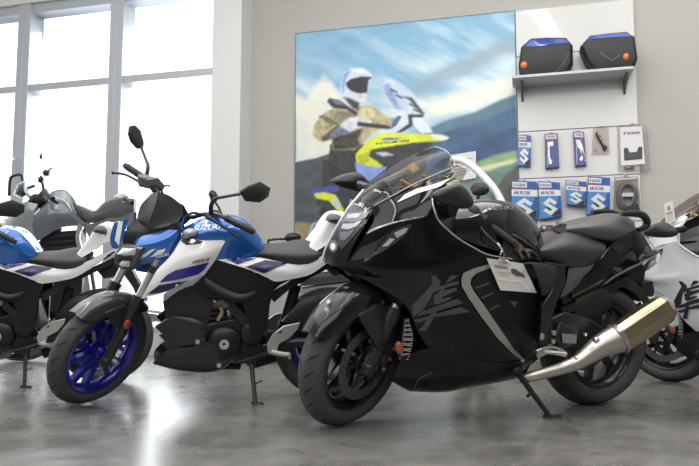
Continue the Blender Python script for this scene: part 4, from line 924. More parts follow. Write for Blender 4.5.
# dark ground and fence on the left
shape((76, 82, 86), [(290, 163), (316, 158), (336, 151), (380, 158), (425, 148), (440, 260), (290, 260)], 1, .2, .12, 9)
shape((48, 54, 58), [(322, 160), (350, 160), (380, 170), (400, 260), (340, 240), (322, 200)], 3, .3, .15, 10)
shape((206, 216, 218), [(290, 160.5), (318, 154.5), (336, 149), (336, 150.4), (318, 156.3), (290, 162.3)], 1)
shape((150, 138, 96), [(290, 221), (312, 224), (330, 231), (340, 260), (290, 260)], 3, .3, .2, 12)
X_ = lambda pts: [(300 + a / 5.18, 60 + b_ / 5.18) for a, b_ in pts]
# rider
shape((52, 52, 54), [(330, 144), (362, 142), (374, 158), (366, 188), (338, 186), (328, 168)], 1, .4, .25, 13)
shape((176, 166, 128), X_([(100, 300), (140, 262), (190, 250), (250, 262), (330, 236), (380, 240), (460, 300), (520, 300), (500, 340), (430, 350), (370, 380), (330, 430), (280, 466), (170, 466), (160, 410), (100, 424), (64, 384), (72, 340)]), 1, .3, .22, 14)
shape((84, 80, 62), X_([(110, 400), (165, 360), (195, 330), (215, 350), (180, 390), (150, 415), (112, 424)]), 2, .5, .4, 15)
shape((60, 58, 50), X_([(165, 400), (330, 350), (300, 410), (320, 450), (240, 466), (170, 466)]), 3, .6, .3, 16)
for k in range(5): shape((98, 92, 70), X_([(96 + 14 * k, 290 + 10 * k), (124 + 18 * k, 284 + 8 * k), (134 + 17 * k, 296 + 9 * k), (100 + 14 * k, 300 + 10 * k)]), 1)
shape((136, 132, 112), X_([(190, 258), (260, 268), (300, 290), (240, 300), (200, 330), (170, 300)]), 2, .3, .3, 17)
shape((206, 196, 150), X_([(310, 250), (370, 244), (400, 290), (350, 310), (300, 296)]), 2, .2, .3, 18)
shape((48, 50, 60), X_([(150, 196), (205, 208), (246, 236), (300, 272), (290, 288), (240, 258), (170, 250), (140, 216)]), 1, .25, .3, 19)
shape((112, 118, 132), X_([(160, 205), (210, 212), (240, 236), (190, 230)]), 1)
shape((206, 212, 220), X_([(215, 330), (258, 300), (310, 292), (372, 316), (366, 345), (300, 352), (250, 375), (200, 365)]), 1, .18, .3, 20)
shape((104, 112, 136), X_([(150, 385), (200, 345), (240, 360), (265, 380), (210, 392), (160, 405)]), 1, .4, .4, 22)
shape((70, 72, 78), X_([(350, 330), (430, 338), (460, 345), (455, 356), (350, 346)]), 1)
shape((204, 214, 232), X_([(212, 120), (222, 70), (262, 42), (320, 40), (360, 60), (382, 90), (362, 98), (356, 150), (338, 216), (300, 220), (222, 186), (210, 150)]), 1)
shape((132, 156, 212), X_([(216, 130), (224, 76), (250, 52), (262, 60), (240, 90), (230, 150), (222, 180)]), 2)
shape((226, 232, 240), X_([(264, 50), (320, 44), (356, 66), (300, 70)]), 2)
shape((40, 40, 46), X_([(236, 120), (262, 98), (320, 84), (380, 88), (356, 104), (348, 176), (332, 170), (318, 180), (262, 160), (244, 144)]), 1, .4, .12, 23)
shape((214, 210, 204), X_([(300, 176), (340, 172), (338, 210), (316, 222), (280, 200)]), 1, .2, .3, 24)
shape((60, 58, 62), X_([(222, 190), (262, 198), (308, 222), (306, 262), (270, 250)]), 2)
# motorcycle: screen, nose, yellow body
Y_ = lambda pts: [(370 + a / 4.656, 70 + b_ / 4.656) for a, b_ in pts]
shape((52, 54, 58), [(362, 150), (392, 142), (432, 142), (424, 172), (392, 192), (366, 198), (358, 180)], 1, .4, .2, 25)
shape((196, 212, 228), Y_([(56, 60), (90, 42), (150, 66), (196, 104), (226, 160), (256, 206), (150, 196), (110, 150), (70, 110)]), 2, .12, .1, 26)
shape((138, 162, 206), Y_([(60, 70), (90, 60), (120, 130), (150, 190), (120, 180), (80, 130)]), 2, .2, .15, 27)
for a, b_ in ((96, 84), (120, 110), (186, 152), (204, 176)): shape((56, 60, 72), Y_([(a, b_), (a + 34, b_ + 18), (a + 32, b_ + 26), (a - 4, b_ + 10)]), 1)
shape((60, 64, 76), Y_([(140, 120), (196, 128), (256, 206), (240, 206), (184, 140)]), 1)
shape((214, 222, 232), Y_([(80, 180), (160, 190), (184, 206), (182, 250), (130, 284), (70, 288), (110, 240), (130, 206)]), 1, .15, .2, 28)
shape((78, 98, 150), Y_([(100, 244), (130, 212), (150, 214), (122, 262), (96, 276)]), 1)
shape((50, 52, 60), Y_([(176, 206), (250, 206), (250, 222), (196, 226), (200, 260), (150, 290), (120, 292), (180, 250)]), 1)
shape((216, 226, 238), Y_([(198, 222), (250, 222), (270, 250), (292, 290), (240, 296), (206, 260)]), 1, .08, .2, 29)
shape((44, 46, 50), Y_([(-60, 240), (70, 256), (100, 262), (96, 276), (-60, 262)]), 1)
shape((214, 222, 52), Y_([(-66, 392), (-30, 350), (20, 306), (70, 292), (200, 296), (310, 300), (368, 318), (330, 330), (210, 336), (120, 352), (80, 372), (0, 380), (-20, 420), (30, 466), (-60, 466)]), 1, .12, .08, 30)
shape((176, 188, 42), Y_([(-60, 400), (0, 380), (-10, 420), (-30, 450), (-56, 440)]), 2, .2, .1, 31)
shape((64, 96, 186), Y_([(50, 322), (80, 314), (150, 318), (120, 326), (60, 328)]), 1)
shape((222, 226, 224), Y_([(280, 300), (340, 302), (370, 314), (350, 326), (300, 322)]), 1)
shape((56, 58, 60), Y_([(0, 372), (60, 360), (130, 350), (190, 352), (150, 400), (70, 430), (20, 410)]), 1, .35, .2, 32)
shape((188, 194, 196), Y_([(24, 384), (76, 382), (110, 396), (60, 402)]), 1)
shape((204, 210, 48), Y_([(-10, 400), (30, 424), (60, 448), (40, 462), (-10, 440)]), 1)
shape((128, 152, 214), Y_([(-70, 430), (-40, 440), (20, 452), (80, 452), (60, 490), (0, 520), (-60, 480)]), 1, .2, .1, 33)
shape((178, 140, 50), Y_([(170, 440), (200, 430), (230, 460), (200, 480)]), 1)
# second machine low on the left
Q_ = lambda pts: [(290 + a / 3.855, 130 + b_ / 3.855) for a, b_ in pts]
shape((54, 58, 62), Q_([(100, 262), (150, 250), (190, 270), (200, 340), (160, 380), (120, 350)]), 2, .5, .25, 34)
shape((84, 92, 96), Q_([(44, 314), (100, 306), (120, 290), (124, 300), (100, 316), (48, 322)]), 1)
shape((168, 184, 208), Q_([(72, 400), (84, 362), (110, 350), (120, 360), (128, 420), (90, 432)]), 1)
shape((84, 98, 130), Q_([(80, 402), (92, 364), (118, 356), (130, 420), (100, 426)]), 1, .2, .2, 35)
shape((70, 84, 160), Q_([(80, 236), (96, 218), (118, 230), (150, 212), (190, 220), (186, 236), (120, 246), (90, 248)]), 1, .2, .3, 36)
shape((206, 214, 52), Q_([(92, 246), (130, 240), (176, 250), (208, 310), (190, 318), (150, 272), (104, 264)]), 1, .12, .2, 37)
shape((168, 190, 224), Q_([(160, 262), (184, 266), (194, 300), (176, 296)]), 1)
pm = bpy.data.materials.new('printed_poster'); pm.use_nodes = True
nt = pm.node_tree; b = nt.nodes['Principled BSDF']; at_ = nt.nodes.new('ShaderNodeVertexColor'); at_.layer_name = 'Print'
nt.links.new(at_.outputs['Color'], b.inputs['Base Color']); nt.links.new(at_.outputs['Color'], b.inputs['Emission Color'])
b.inputs['Emission Strength'].default_value = .14; b.inputs['Roughness'].default_value = .45  # faint glow in the print colours stands in for backlighting
link('poster_backing', box(px0 + .004, px1 - .004, .001, .011, .554, pz1 - .004), mat('poster_board', (.3, .3, .3), .6), poster, poff)
pv = [(x, .013, z) for x, z in zip(gx.ravel(), gz.ravel())]
pf = [[a * NZ + k, a * NZ + k + 1, (a + 1) * NZ + k + 1, (a + 1) * NZ + k] for a in range(NX - 1) for k in range(NZ - 1)]
ps = link('poster_sheet', (pv, pf), pm, poster, poff, sharp=None)
ca = ps.data.color_attributes.new('Print', 'FLOAT_COLOR', 'POINT')
ca.data.foreach_set('color', np.concatenate([np.clip(paint_, 0, 1) * .97, np.ones(PXg.shape + (1,))], -1).reshape(-1).astype(np.float32))
link('poster_frame', join(box(px0, px0 + .006, 0, .016, .55, pz1), box(px1 - .006, px1, 0, .016, .55, pz1), box(px0, px1, 0, .016, pz1 - .006, pz1), box(px0, px1, 0, .016, .55, .556)), mat('poster_edge', (.12, .2, .2), .4), poster, poff)
t_, f_ = text_shape('V-STROM 1050', .02)
link('printed_lettering', ([on_wall(375 + 34 * u + .4 * w, 145 - 3.2 * u - 2.6 * w, .0136) for u, w in t_], f_), mat('print_black', (.03, .03, .035), .5), poster, poff, sharp=None)
# a printed notice fixed to the poster
nc = thing('notice_card', 'white notice card with lines of print on the poster behind the windscreen', 'card', WALLM @ M.Translation((wx(464), .04, on_wall(464, 166, .04).z)))
no = M.Translation((-wx(464), -.04, -on_wall(464, 166, .04).z))
link('card_sheet', prism([on_wall(451, 155, .040), on_wall(476, 151, .040), on_wall(476, 178, .040), on_wall(451, 182, .040)], (0, .002, 0)), mat('card_white', (.72, .73, .74), .5), nc, no)
link('printed_lines', join(*[([on_wall(a, b_, .043) for a, b_ in ((455, 160 + 3.1 * i), (473 - (i % 3) * 3, 157.6 + 3.1 * i), (473 - (i % 3) * 3, 158.5 + 3.1 * i), (455, 160.9 + 3.1 * i))], [[0, 1, 2, 3]]) for i in range(6)]), mat('print_grey', (.35, .36, .38), .6), nc, no)
# ================================================================== white slat wall with shelf, cases and packages
sx0, sx1 = wx(519.8), wx(640.6)
sz1 = (on_wall(518.6, 9).z + on_wall(637, 3).z) / 2
slat_m = mat('slatwall_white', (.66, .655, .64), .28, var=.01, coat=.3)
rows_z = [on_wall(580, 52, .02).z, on_wall(580, 129, .02).z, on_wall(578, 177, .02).z, on_wall(578, 223, .02).z, on_wall(578, 268, .02).z]
zz = [sz1] + rows_z + [.45]
ms = []
for a, b_ in zip(zz[:-1], zz[1:]): ms.append(box(sx0, sx1, .004, .026, b_ + .006, a))
SW = thing('slatwall_panel', 'tall white slotted display panel on the wall beside the poster', 'display panel', WALLM @ M.Translation(((sx0 + sx1) / 2, 0, .45)))
so = M.Translation((-(sx0 + sx1) / 2, 0, -.45))
for i, m_ in enumerate(ms): link('slat_board', m_, slat_m, SW, so, bevel=.003)
link('backing', box(sx0, sx1, .002, .006, .45, sz1), mat('slot_grey', (.25, .24, .23), .5), SW, so)
# shelf
zs = (on_wall(529.4, 86.6, .03).z + on_wall(630, 79, .03).z) / 2
so_d = .03
for k in range(60):
    if on_wall(577, 73.4, so_d).z <= zs: break
    so_d += .01
so_d = min(so_d, .42)
a0, a1 = wx(514.6, so_d), wx(639, so_d)
SH = thing('wall_shelf', 'white shelf board on brackets carrying two black side cases', 'shelf', WALLM @ M.Translation(((a0 + a1) / 2, .026, zs)))
sh0 = M.Translation((-(a0 + a1) / 2, -.026, -zs))
link('shelf_board', box(a0, a1, .028, so_d, zs, zs + .022), mat('shelf_white', (.60, .60, .62), .5), SH, sh0, bevel=.002)
for xx in (a0 + .07, a1 - .05):
    link('bracket', prism([V((xx, .028, zs)), V((xx, so_d * .75, zs)), V((xx, so_d * .75, zs - .02)), V((xx, .06, zs - .10)), V((xx, .028, zs - .13))], (.018, 0, 0)), mat('bracket_grey', (.16, .16, .17), .4, .6), SH, sh0, bevel=.002)
# two hard cases
def pannier(poly, bluep, orange, label, crease):
    f0, f1 = so_d - .10, .05
    pts = [on_wall(*p, f0) for p in poly]; zmin = min(p.z for p in pts); dz = zs + .023 - zmin
    T = thing('side_case', label, 'luggage case', WALLM @ M.Translation((pts[0].x, .1, zs + .023)), 'side cases on the shelf')
    o_ = M.Translation((-pts[0].x, -.1, -(zs + .023))) @ M.Translation((0, 0, dz))
    body = puff(pts, V((0, .05, 0)), 4, power=.8, back=(f0 - f1) / .05)
    blackm = mat('case_black', (.02, .02, .021), .45, bump=.2, scale=200)
    # front with a flat middle
    cb = sum(pts, V((0, 0, 0))) / len(pts)
    rs = [[p - V((0, f0 - f1, 0)) for p in pts], pts, [cb + (p - cb) * .90 + V((0, .03, 0)) for p in pts], [cb + (p - cb) * .55 + V((0, .045, 0)) for p in pts]]
    body = fixn(rings(rs)); link('case_body', body, blackm, T, o_, sharp=25, bevel=.004)
    tr = bvh(body)
    link('blue_panel', decal(WF, bluep, tr, .004, 4), mat('case_blue', (.012, .06, .36), .25, coat=.8), T, o_)
    link('reflector', puff([on_wall(orange[0] + 3.4 * math.cos(k * PI / 6), orange[1] + 3.6 * math.sin(k * PI / 6), f0 + .042) for k in range(12)], V((0, .014, 0)), 3, back=1.2), mat('amber_lens', (.65, .16, .02), .25, coat=.5), T, o_)
    link('case_crease', decal(WF, crease, tr, .003, 4), mat('crease_grey', (.06, .06, .062), .4), T, o_)
    link('lid_seam', fixn(rings([[cb + (p - cb) * 1.006 - V((0, .035, 0)) for p in pts], [cb + (p - cb) * 1.012 - V((0, .041, 0)) for p in pts], [cb + (p - cb) * 1.006 - V((0, .047, 0)) for p in pts]])), mat('deep_black', (.006, .006, .006), .6), T, o_)
pannier([(518.4, 62), (521, 44), (530.4, 35.4), (548, 34.2), (566, 34.4), (572.6, 42), (573, 60), (567, 70), (545, 73.4), (520.7, 75)],
        [(521.5, 43.5), (531, 36.2), (566, 35.6), (570, 39.5), (558, 40.5), (536, 43.5)], (524, 61.6), 'black side case with blue lid panel, amber reflector at its left', [(552, 70), (562, 60), (570, 46), (571, 48), (563, 62), (555, 70.5)])
pannier([(580, 43), (590, 32), (610, 29.5), (626, 28), (634.5, 33.3), (637.5, 55), (633.5, 65), (615, 67.5), (596, 69), (586, 57)],
        [(588, 36), (591, 32.8), (625, 28.8), (632, 32.8), (612, 34)], (626, 53), 'black side case with blue lid panel, amber reflector at its right', [(600, 48), (612, 56), (620, 50), (620, 52), (612, 58), (599, 50)])
# packages
S_POLY = [(.5, 1), (1, .7), (.8, .58), (.5, .76), (.38, .68), (1, .32), (.5, 0), (0, .3), (.2, .42), (.5, .24), (.62, .32), (0, .68)]
def quad_map(q):
    (ax_, ay), (bx, by), (cx, cy), (dx, dy) = q     # tl, tr, br, bl
    return lambda u, v: ((ax_ * (1 - u) + bx * u) * v + (dx * (1 - u) + cx * u) * (1 - v), (ay * (1 - u) + by * u) * v + (dy * (1 - u) + cy * u) * (1 - v))
pk_blue = mat('box_blue', (.02, .10, .33), .35, coat=.3); pk_light = mat('box_light_blue', (.07, .22, .50), .35, coat=.3); pk_white = mat('box_white', (.68, .69, .71), .4); pk_red = mat('box_red', (.45, .04, .05), .4)
pk_navy = mat('box_text_blue', (.02, .04, .25), .4); pk_black = mat('box_black', (.02, .02, .025), .4)
HOOKM = mat('hook_wire', (.5, .5, .5), .3, .9)
def surf(q, pts, off): g = quad_map(q); return [on_wall(*g(u, v), off) for u, v in pts]
def package(name, label, cat, q, depth, body, group, z0=.03):
    p = surf(q, [(0, 0), (1, 0), (1, 1), (0, 1)], z0 + depth); c_ = sum(p, V((0, 0, 0))) / 4
    T = thing(name, label, cat, WALLM @ M.Translation((c_.x, z0, c_.z)), group); o_ = M.Translation((-c_.x, -z0, -c_.z))
    link('package_body', prism(p, (0, -depth, 0)), body, T, o_, bevel=.003)
    hk = on_wall(*quad_map(q)(.5, 1.03), z0 + depth * .5)
    link('hang_loop', tube([V((hk.x - .02, .03, hk.z - .015)), V((hk.x, .035, hk.z + .008)), V((hk.x + .02, .03, hk.z - .015))], .003, 6), HOOKM, T, o_)
    put = lambda n, pts, m_, lift=.001: link(n, (surf(q, pts, z0 + depth + lift), [list(range(len(pts)))]), m_, T, o_, sharp=None)
    def txt(n, s, u0, v0, u1, v1, m_, lift=.002):
        t, f = text_shape(s, .03); return link(n, (surf(q, [(u0 + (u1 - u0) * a, v0 + (v1 - v0) * b_) for a, b_ in t], z0 + depth + lift), f), m_, T, o_, sharp=None)
    return put, txt
def filter_box(label, q, grp, depth=.06, wide=True):
    put, txt = package('filter_box', label, 'box', q, depth, pk_blue, grp)
    put('label_band', [(.0, .86), (1, .86), (1, 1), (.0, 1)], pk_white) if False else put('label_band', [(.03, .83), (.6, .83), (.6, .97), (.03, .97)], pk_white)
    txt('brand_lettering', 'SUZUKI', .18, .86, .55, .93, pk_navy); put('brand_emblem', [(.06 + .09 * a, .855 + .085 * b_) for a, b_ in S_POLY], pk_red, .002)
    put('red_line', [(0, .775), (1, .775), (1, .80), (0, .80)], pk_red)
    put('white_band', [(0, .60), (1, .60), (1, .775), (0, .775)], pk_white); txt('product_lettering', 'AIR FILTER', .07, .645, .72, .73, pk_navy)
    put('light_field', [(0, .0), (.55, .0), (.9, .6), (0, .6)], pk_light)
    put('dark_corner', [(.5, .04), (.92, .04), (.92, .24)], pk_black, .002)
    put('emblem', [(.14 + .68 * a, .06 + .50 * b_) for a, b_ in S_POLY], mat('emblem_silver', (.62, .64, .66), .3, .3), .003)
    put('emblem_shade', [(.14 + .68 * a, .06 + .50 * b_) for a, b_ in [(.2, .42), (.5, .24), (.62, .32), (.30, .52)]], pk_black, .004)
G1, G2 = 'boxes on the lower display row', 'packs on the upper display row'
filter_box('large blue filter box on lower row, partly behind the black fuel tank', [(511.5, 180.6), (537, 181.6), (538.5, 219), (512, 219)], G1)
filter_box('large blue filter box on lower row, second from the left', [(538.2, 181), (559.8, 182.4), (562.4, 215.8), (540.2, 219)], G1)
filter_box('smallest blue filter box on the lower row', [(566.2, 180), (586.6, 181.8), (585.8, 206), (566.8, 204)], G1)
filter_box('tallest blue filter box beside the bagged cable', [(588.6, 176.4), (610, 177.6), (610, 214.6), (586.6, 214)], G1)
filter_box('small blue filter box hanging at the left end of the upper row', [(519, 134.6), (531, 135.4), (530.8, 166), (517.4, 165)], G2, .04)
def blister(label, q, arm):
    put, txt = package('blister_pack', label, 'package', q, .035, mat('pack_navy', (.035, .05, .22), .35, coat=.4), G2)
    put('label_band', [(.08, .84), (.9, .84), (.9, .97), (.08, .97)], pk_white); txt('brand_lettering', 'SUZUKI', .2, .88, .8, .94, pk_navy)
    put('red_line', [(.15, .80), (.9, .80), (.9, .82), (.15, .82)], pk_red); put('price_sticker', [(.2, .62), (.65, .64), (.65, .76), (.2, .76)], pk_white, .002)
    put('lever_item', arm, mat('lever_silver', (.62, .64, .68), .3, .4), .004)
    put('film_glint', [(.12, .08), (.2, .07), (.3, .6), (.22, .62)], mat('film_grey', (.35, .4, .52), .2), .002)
blister('navy blister pack with long silver lever, second on the upper row', [(544.7, 133.8), (557.4, 133.2), (559.4, 167), (545.4, 168.4)], [(.28, .12), (.45, .1), (.5, .2), (.36, .3), (.34, .62), (.6, .68), (.62, .78), (.26, .74), (.22, .4)])
blister('navy blister pack with short silver lever, third on the upper row', [(573.2, 131.4), (583.8, 131.8), (586.8, 165), (575, 166.2)], [(.3, .55), (.5, .5), (.62, .3), (.4, .18), (.6, .12), (.85, .3), (.7, .5), (.9, .1), (.98, .14), (.72, .66), (.4, .7)])
# clear bag with a black hose and red print
put, txt = package('parts_bag', 'clear bag with red print and a black hose on the upper row', 'bag', [(593.4, 127.4), (608.4, 127), (609.6, 154), (591.8, 155)], .012, clear_mat('poly_bag', (.86, .84, .83), .10), G2)
for k in range(7):
    u, v = .15 + .7 * ((k * .37) % 1), .12 + .8 * ((k * .61) % 1); put('red_print', [(u, v), (u + .16, v + .03), (u + .14, v + .1), (u - .02, v + .06)], mat('print_red', (.5, .16, .16), .5), .002)
bagT = put('hose_fitting', [(.62, .2), (.85, .16), (.9, .3), (.66, .32)], pk_black, .004).parent
hs = [on_wall(596, 133, .05), on_wall(599, 139, .055), on_wall(603, 146, .05), on_wall(605, 151, .05)]
link('rubber_hose', tube(hs, .008, 8), pk_black, bagT, bagT.children[0].matrix_basis.copy())
# white card with a dark bracket
q = [(617, 126), (647, 124.6), (650, 170.6), (618.2, 171.8)]
put, txt = package('parts_pack', 'white carded pack showing a dark bracket, right end of upper row', 'package', q, .012, clear_mat('poly_bag', (.86, .84, .83), .10), G2)
put('white_card', [(.09, .13), (.86, .15), (.82, .97), (.09, .96)], mat('card_white', (.72, .73, .74), .5), .002)
put('brand_emblem', [(.2 + .09 * a, .80 + .07 * b_) for a, b_ in S_POLY], pk_red, .004); txt('brand_lettering', 'SUZUKI', .33, .81, .75, .86, pk_black, .004)
put('bracket_item', [(.2, .24), (.78, .26), (.8, .52), (.68, .53), (.62, .42), (.38, .41), (.32, .52), (.2, .51)], mat('bracket_dark', (.07, .06, .065), .5), .005)
put('bracket_detail', [(.32, .29), (.66, .30), (.66, .37), (.32, .36)], mat('slat_grey', (.07, .07, .07), .3), .006)
put('spare_item', [(.2, .03), (.5, .04), (.5, .11), (.42, .11), (.36, .08), (.28, .08), (.22, .11)], mat('bracket_dark', (.07, .06, .065), .5), .005)
# bagged cable coil
put, txt = package('cable_bag', 'clear bag holding a coiled grey cable at the right of the lower row', 'bag', [(614.4, 177), (638, 176), (641, 212), (613, 213)], .012, clear_mat('poly_bag', (.86, .84, .83), .10), G1)
T_ = put('bag_fold', [(.05, .9), (.95, .93), (.95, .96), (.05, .95)], mat('fold_white', (.6, .6, .6), .4), .001).parent
lo = T_.children[0].matrix_basis.copy()
for k in range(3):
    cx_, cy_ = 626.5 + .6 * k, 195; rx, ry = 9.6 - 1.3 * k, 13.5 - 1.2 * k
    link('cable_coil', tube([on_wall(cx_ + rx * math.cos(a) * (1 + .12 * math.cos(3 * a + k)), cy_ + ry * math.sin(a), .052 + .006 * k) for a in [2 * PI * j / 14 for j in range(15)]], .010, 8, 60), mat('cable_grey', (.12, .12, .125), .45), T_, lo)
link('connector', box(on_wall(622, 200, .06).x, on_wall(634, 200, .06).x, .045, .07, on_wall(628, 197, .06).z, on_wall(628, 193, .06).z), mat('connector_pale', (.5, .5, .5), .4), T_, lo, bevel=.004)
link('plug', prism([on_wall(626, 207, .06), on_wall(638, 203, .06), on_wall(640, 211, .06), on_wall(628, 212, .06)], (0, -.02, 0)), pk_black, T_, lo, bevel=.003)
put, txt = package('parts_pack', 'grey printed parts pack on the bottom row above the rider seat', 'package', [(537, 222), (556, 221.4), (556, 246), (537, 247)], .03, mat('pack_pale', (.5, .5, .5), .4), 'packs on the bottom display row')
put('printed_block', [(.2, .62), (.85, .62), (.85, .86), (.2, .86)], mat('print_dark', (.09, .09, .1), .5)); put('white_patch', [(.3, .66), (.45, .66), (.45, .82), (.3, .82)], pk_white, .002); put('red_mark', [(.55, .7), (.7, .7), (.7, .78), (.55, .78)], pk_red, .002)
put, txt = package('parts_box', 'small blue box seen just behind the black bike\'s grab handle', 'box', [(641, 226), (653, 225.4), (653.6, 242), (641, 243)], .05, mat('pack_navy', (.035, .05, .22), .35, coat=.4), 'packs on the bottom display row')
put('label_band', [(.1, .75), (.9, .75), (.9, .9), (.1, .9)], pk_white)
# ================================================================== white sport bike at the right edge
WANG = math.radians(-46); WFC = ground(671, 381)
WR = WFC + V((math.cos(WANG), math.sin(WANG), 0)) * BWB
WMX = bike_matrix(WR, WANG, math.radians(8))
bike_white = build_sport(WMX, steer_matrix(BWB, BRAKE, BTRAIL, math.radians(-3)), mat('silver_white_paint', (.58, .59, .61), .22, coat=.8), 'silver-white faired sport motorcycle with black brush character at the right edge', None, True)
# ================================================================== tags
def tag_card(frame, mx, q, yq, label, kind):
    P = [frame.P(a, b_, y) for (a, b_), y in zip(q, yq)]; c_ = sum(P, V((0, 0, 0))) / 4
    T = thing('price_tag', label, 'tag', mx @ M.Translation(c_)); o_ = M.Translation(-c_)
    g = lambda u, v: (P[0] * (1 - u) + P[1] * u) * v + (P[3] * (1 - u) + P[2] * u) * (1 - v)
    n = (P[1] - P[0]).cross(P[3] - P[0]).normalized(); n = n if n.y > 0 else -n
    cardm = mat('tag_paper', (.68, .66, .62), .45)
    link('card', prism([g(0, 0), g(1, 0), g(1, 1), g(0, 1)], -n * .0015), cardm, T, o_)
    put = lambda nm, pts, m_, l=.001: link(nm, ([g(*p) + n * l for p in pts], [list(range(len(pts)))]), m_, T, o_, sharp=None)
    def txt(nm, s, u0, v0, u1, v1, m_):
        t, f = text_shape(s, .02); return link(nm, ([g(u0 + (u1 - u0) * a, v0 + (v1 - v0) * b_) + n * .0012 for a, b_ in t], f), m_, T, o_, sharp=None)
    return T, o_, put, txt, g, n
T, o_, put, txt, g, n = tag_card(B, BM_, [(486.7, 258.2), (523.2, 263.6), (536.8, 293), (500.4, 290.2)], (.30, .30, .285, .285), 'white price tag in a clear sleeve hanging on the black sport motorcycle', 0)
dk = mat('print_ink', (.05, .05, .055), .5)
put('tag_emblem', [(.12 + .06 * a, .72 + .11 * b_) for a, b_ in S_POLY], mat('print_maroon', (.18, .05, .06), .5)); txt('tag_lettering', 'SUZUKI', .2, .73, .48, .82, dk)
put('printed_line', [(.14, .58), (.5, .58), (.5, .60), (.14, .60)], mat('print_grey', (.35, .36, .38), .6)); put('printed_line', [(.14, .50), (.4, .50), (.4, .52), (.14, .52)], mat('print_grey', (.35, .36, .38), .6))
put('printed_bike', [(.52, .62), (.58, .55), (.66, .52), (.74, .54), (.84, .5), (.88, .58), (.84, .66), (.78, .68), (.72, .76), (.62, .78), (.55, .74)], mat('print_shadow', (.10, .095, .095), .5))  # the bike picture, in charcoal print
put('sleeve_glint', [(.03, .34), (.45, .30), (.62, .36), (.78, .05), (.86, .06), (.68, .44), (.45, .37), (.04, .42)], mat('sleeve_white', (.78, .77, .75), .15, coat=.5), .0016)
a, b_ = g(.45, .98), B.P(503, 251, .33)
link('tag_tie', tube([a, a + n * .012, b_, b_ + V((.02, .01, -.02)), a + n * .006], .004, 6), clear_mat('tie_plastic', (.85, .85, .85), .3), T, o_)
link('tie_loop', join(tube([b_, b_ + V((.03, .0, .03)), B.P(500, 246, .345)], .0035, 6), puff([g(.3, .95), g(.62, .93), g(.6, 1.05), g(.35, 1.06)], n * .006, 3)), mat('tie_white', (.6, .6, .6), .3), T, o_)
T, o_, put, txt, g, n = tag_card(Frame(WMX), WMX, [(664, 203.6), (672.6, 200.4), (675.4, 221), (665.8, 224.2)], (.20, .20, .20, .20), 'small white card on a stalk above the silver-white sport motorcycle', 1)
put('tag_emblem', [(.3 + .4 * a, .58 + .24 * b_) for a, b_ in S_POLY], mat('print_red_dark', (.45, .05, .06), .5)); txt('tag_lettering', 'SUZUKI', .16, .42, .84, .52, dk)
for i in range(4): put('printed_line', [(.15, .10 + .075 * i), (.85, .10 + .075 * i), (.85, .12 + .075 * i), (.15, .12 + .075 * i)], mat('print_grey', (.35, .36, .38), .6))
link('stalk', tube([g(.55, .3) - n * .004, g(.55, -.1) - n * .004, Frame(WMX).P(672, 229, .20)], .004, 6), mat('tie_white', (.6, .6, .6), .3), T, o_)
# ================================================================== grey touring bike behind the left blue ones
GANG = math.radians(12); GWB = 1.5
GF_ = ground(24, 361.5); GR = GF_ + V((math.cos(GANG), math.sin(GANG), 0)) * GWB
GM = bike_matrix(GR, GANG, math.radians(6)); G = Frame(GM)
SG = steer_matrix(GWB, math.radians(26), .1, math.radians(20)); GS = Frame(GM @ SG)
T = thing('touring_motorcycle', 'grey touring motorcycle with black seat standing close to the windows', 'motorcycle', GM)
X = lambda n, m, mt, **k: link(n, m, mt, T, **k)
X2 = lambda n, m, mt, **k: [X(n, m, mt, **k), X(n, mirror(m), mt, **k)][0]
matte = mat('matte_black_plastic', (.014, .014, .0145), .5); satin = mat('satin_black', (.016, .016, .017), .32); dark = mat('deep_black', (.006, .006, .006), .6); silver = mat('bright_silver', (.62, .61, .58), .28, .9)
gunm = mat('gunmetal_paint', (.15, .165, .185), .3, .2, coat=.6); gpale = mat('grey_green_paint', (.24, .28, .28), .3, .2, coat=.6); gwhite = mat('pearl_white_paint', (.62, .62, .62), .25)  # gunmetal lightened to put the backlight haze into its colour
wheel('front_wheel', T, (GWB, 0, .315), .315, .11, mat('rim_black', (.012, .012, .013), .25), SG, .235, 5, (-.06, .06), .155)
wheel('rear_wheel', T, (0, 0, .315), .315, .15, mat('rim_black', (.012, .012, .013), .25), None, .215, 5, (), .12)
X('fuel_tank', capped([G.L([(38, 212, 0), (51, 198, 0), (64, 199, 0), (76, 213, 0), (87, 224, 0)]), G.L([(36, 212, .1), (51, 199, .14), (66, 202, .14), (76, 213, .11), (87, 224, .09)]), G.L([(28, 222, .18), (46, 214, .22), (66, 214, .2), (78, 220, .15), (87, 225, .12)]), G.L([(32, 244, .16), (46, 236, .2), (60, 228, .18), (76, 226, .14), (86, 227, .12)])], 24, 16), gunm, sharp=60)
X('tank_top_case', capped([G.L([(47, 200, 0), (52, 192, 0), (64, 190, 0), (72, 196, 0), (78, 205, 0)]), G.L([(47, 202, -.02), (52, 193, .0), (64, 191, .0), (72, 197, .0), (78, 206, -.02)]), G.L([(48, 208, .03), (53, 203, .05), (64, 203, .05), (72, 205, .04), (77, 210, .02)])], 20, 10), gpale, sharp=60)
X2('front_fairing', (patch([G.L([(10, 216, .05), (18, 206, .12), (26, 202, .16), (38, 204, .17)]), G.L([(2, 222, .04), (14, 216, .14), (24, 214, .19), (34, 214, .2)]), G.L([(0, 232, .03), (12, 232, .13), (24, 236, .18), (36, 246, .17)])], 16, 12, sym=False, thick=.004)), gpale)
X2('beak', (patch([G.L([(10, 214, 0), (2, 219, 0), (-8, 226, 0)]), G.L([(14, 216, .08), (4, 222, .07), (-8, 228, .04)]), G.L([(14, 224, .1), (4, 229, .08), (-8, 232, .04)])], 12, 8, sym=False, thick=.004)), gwhite)
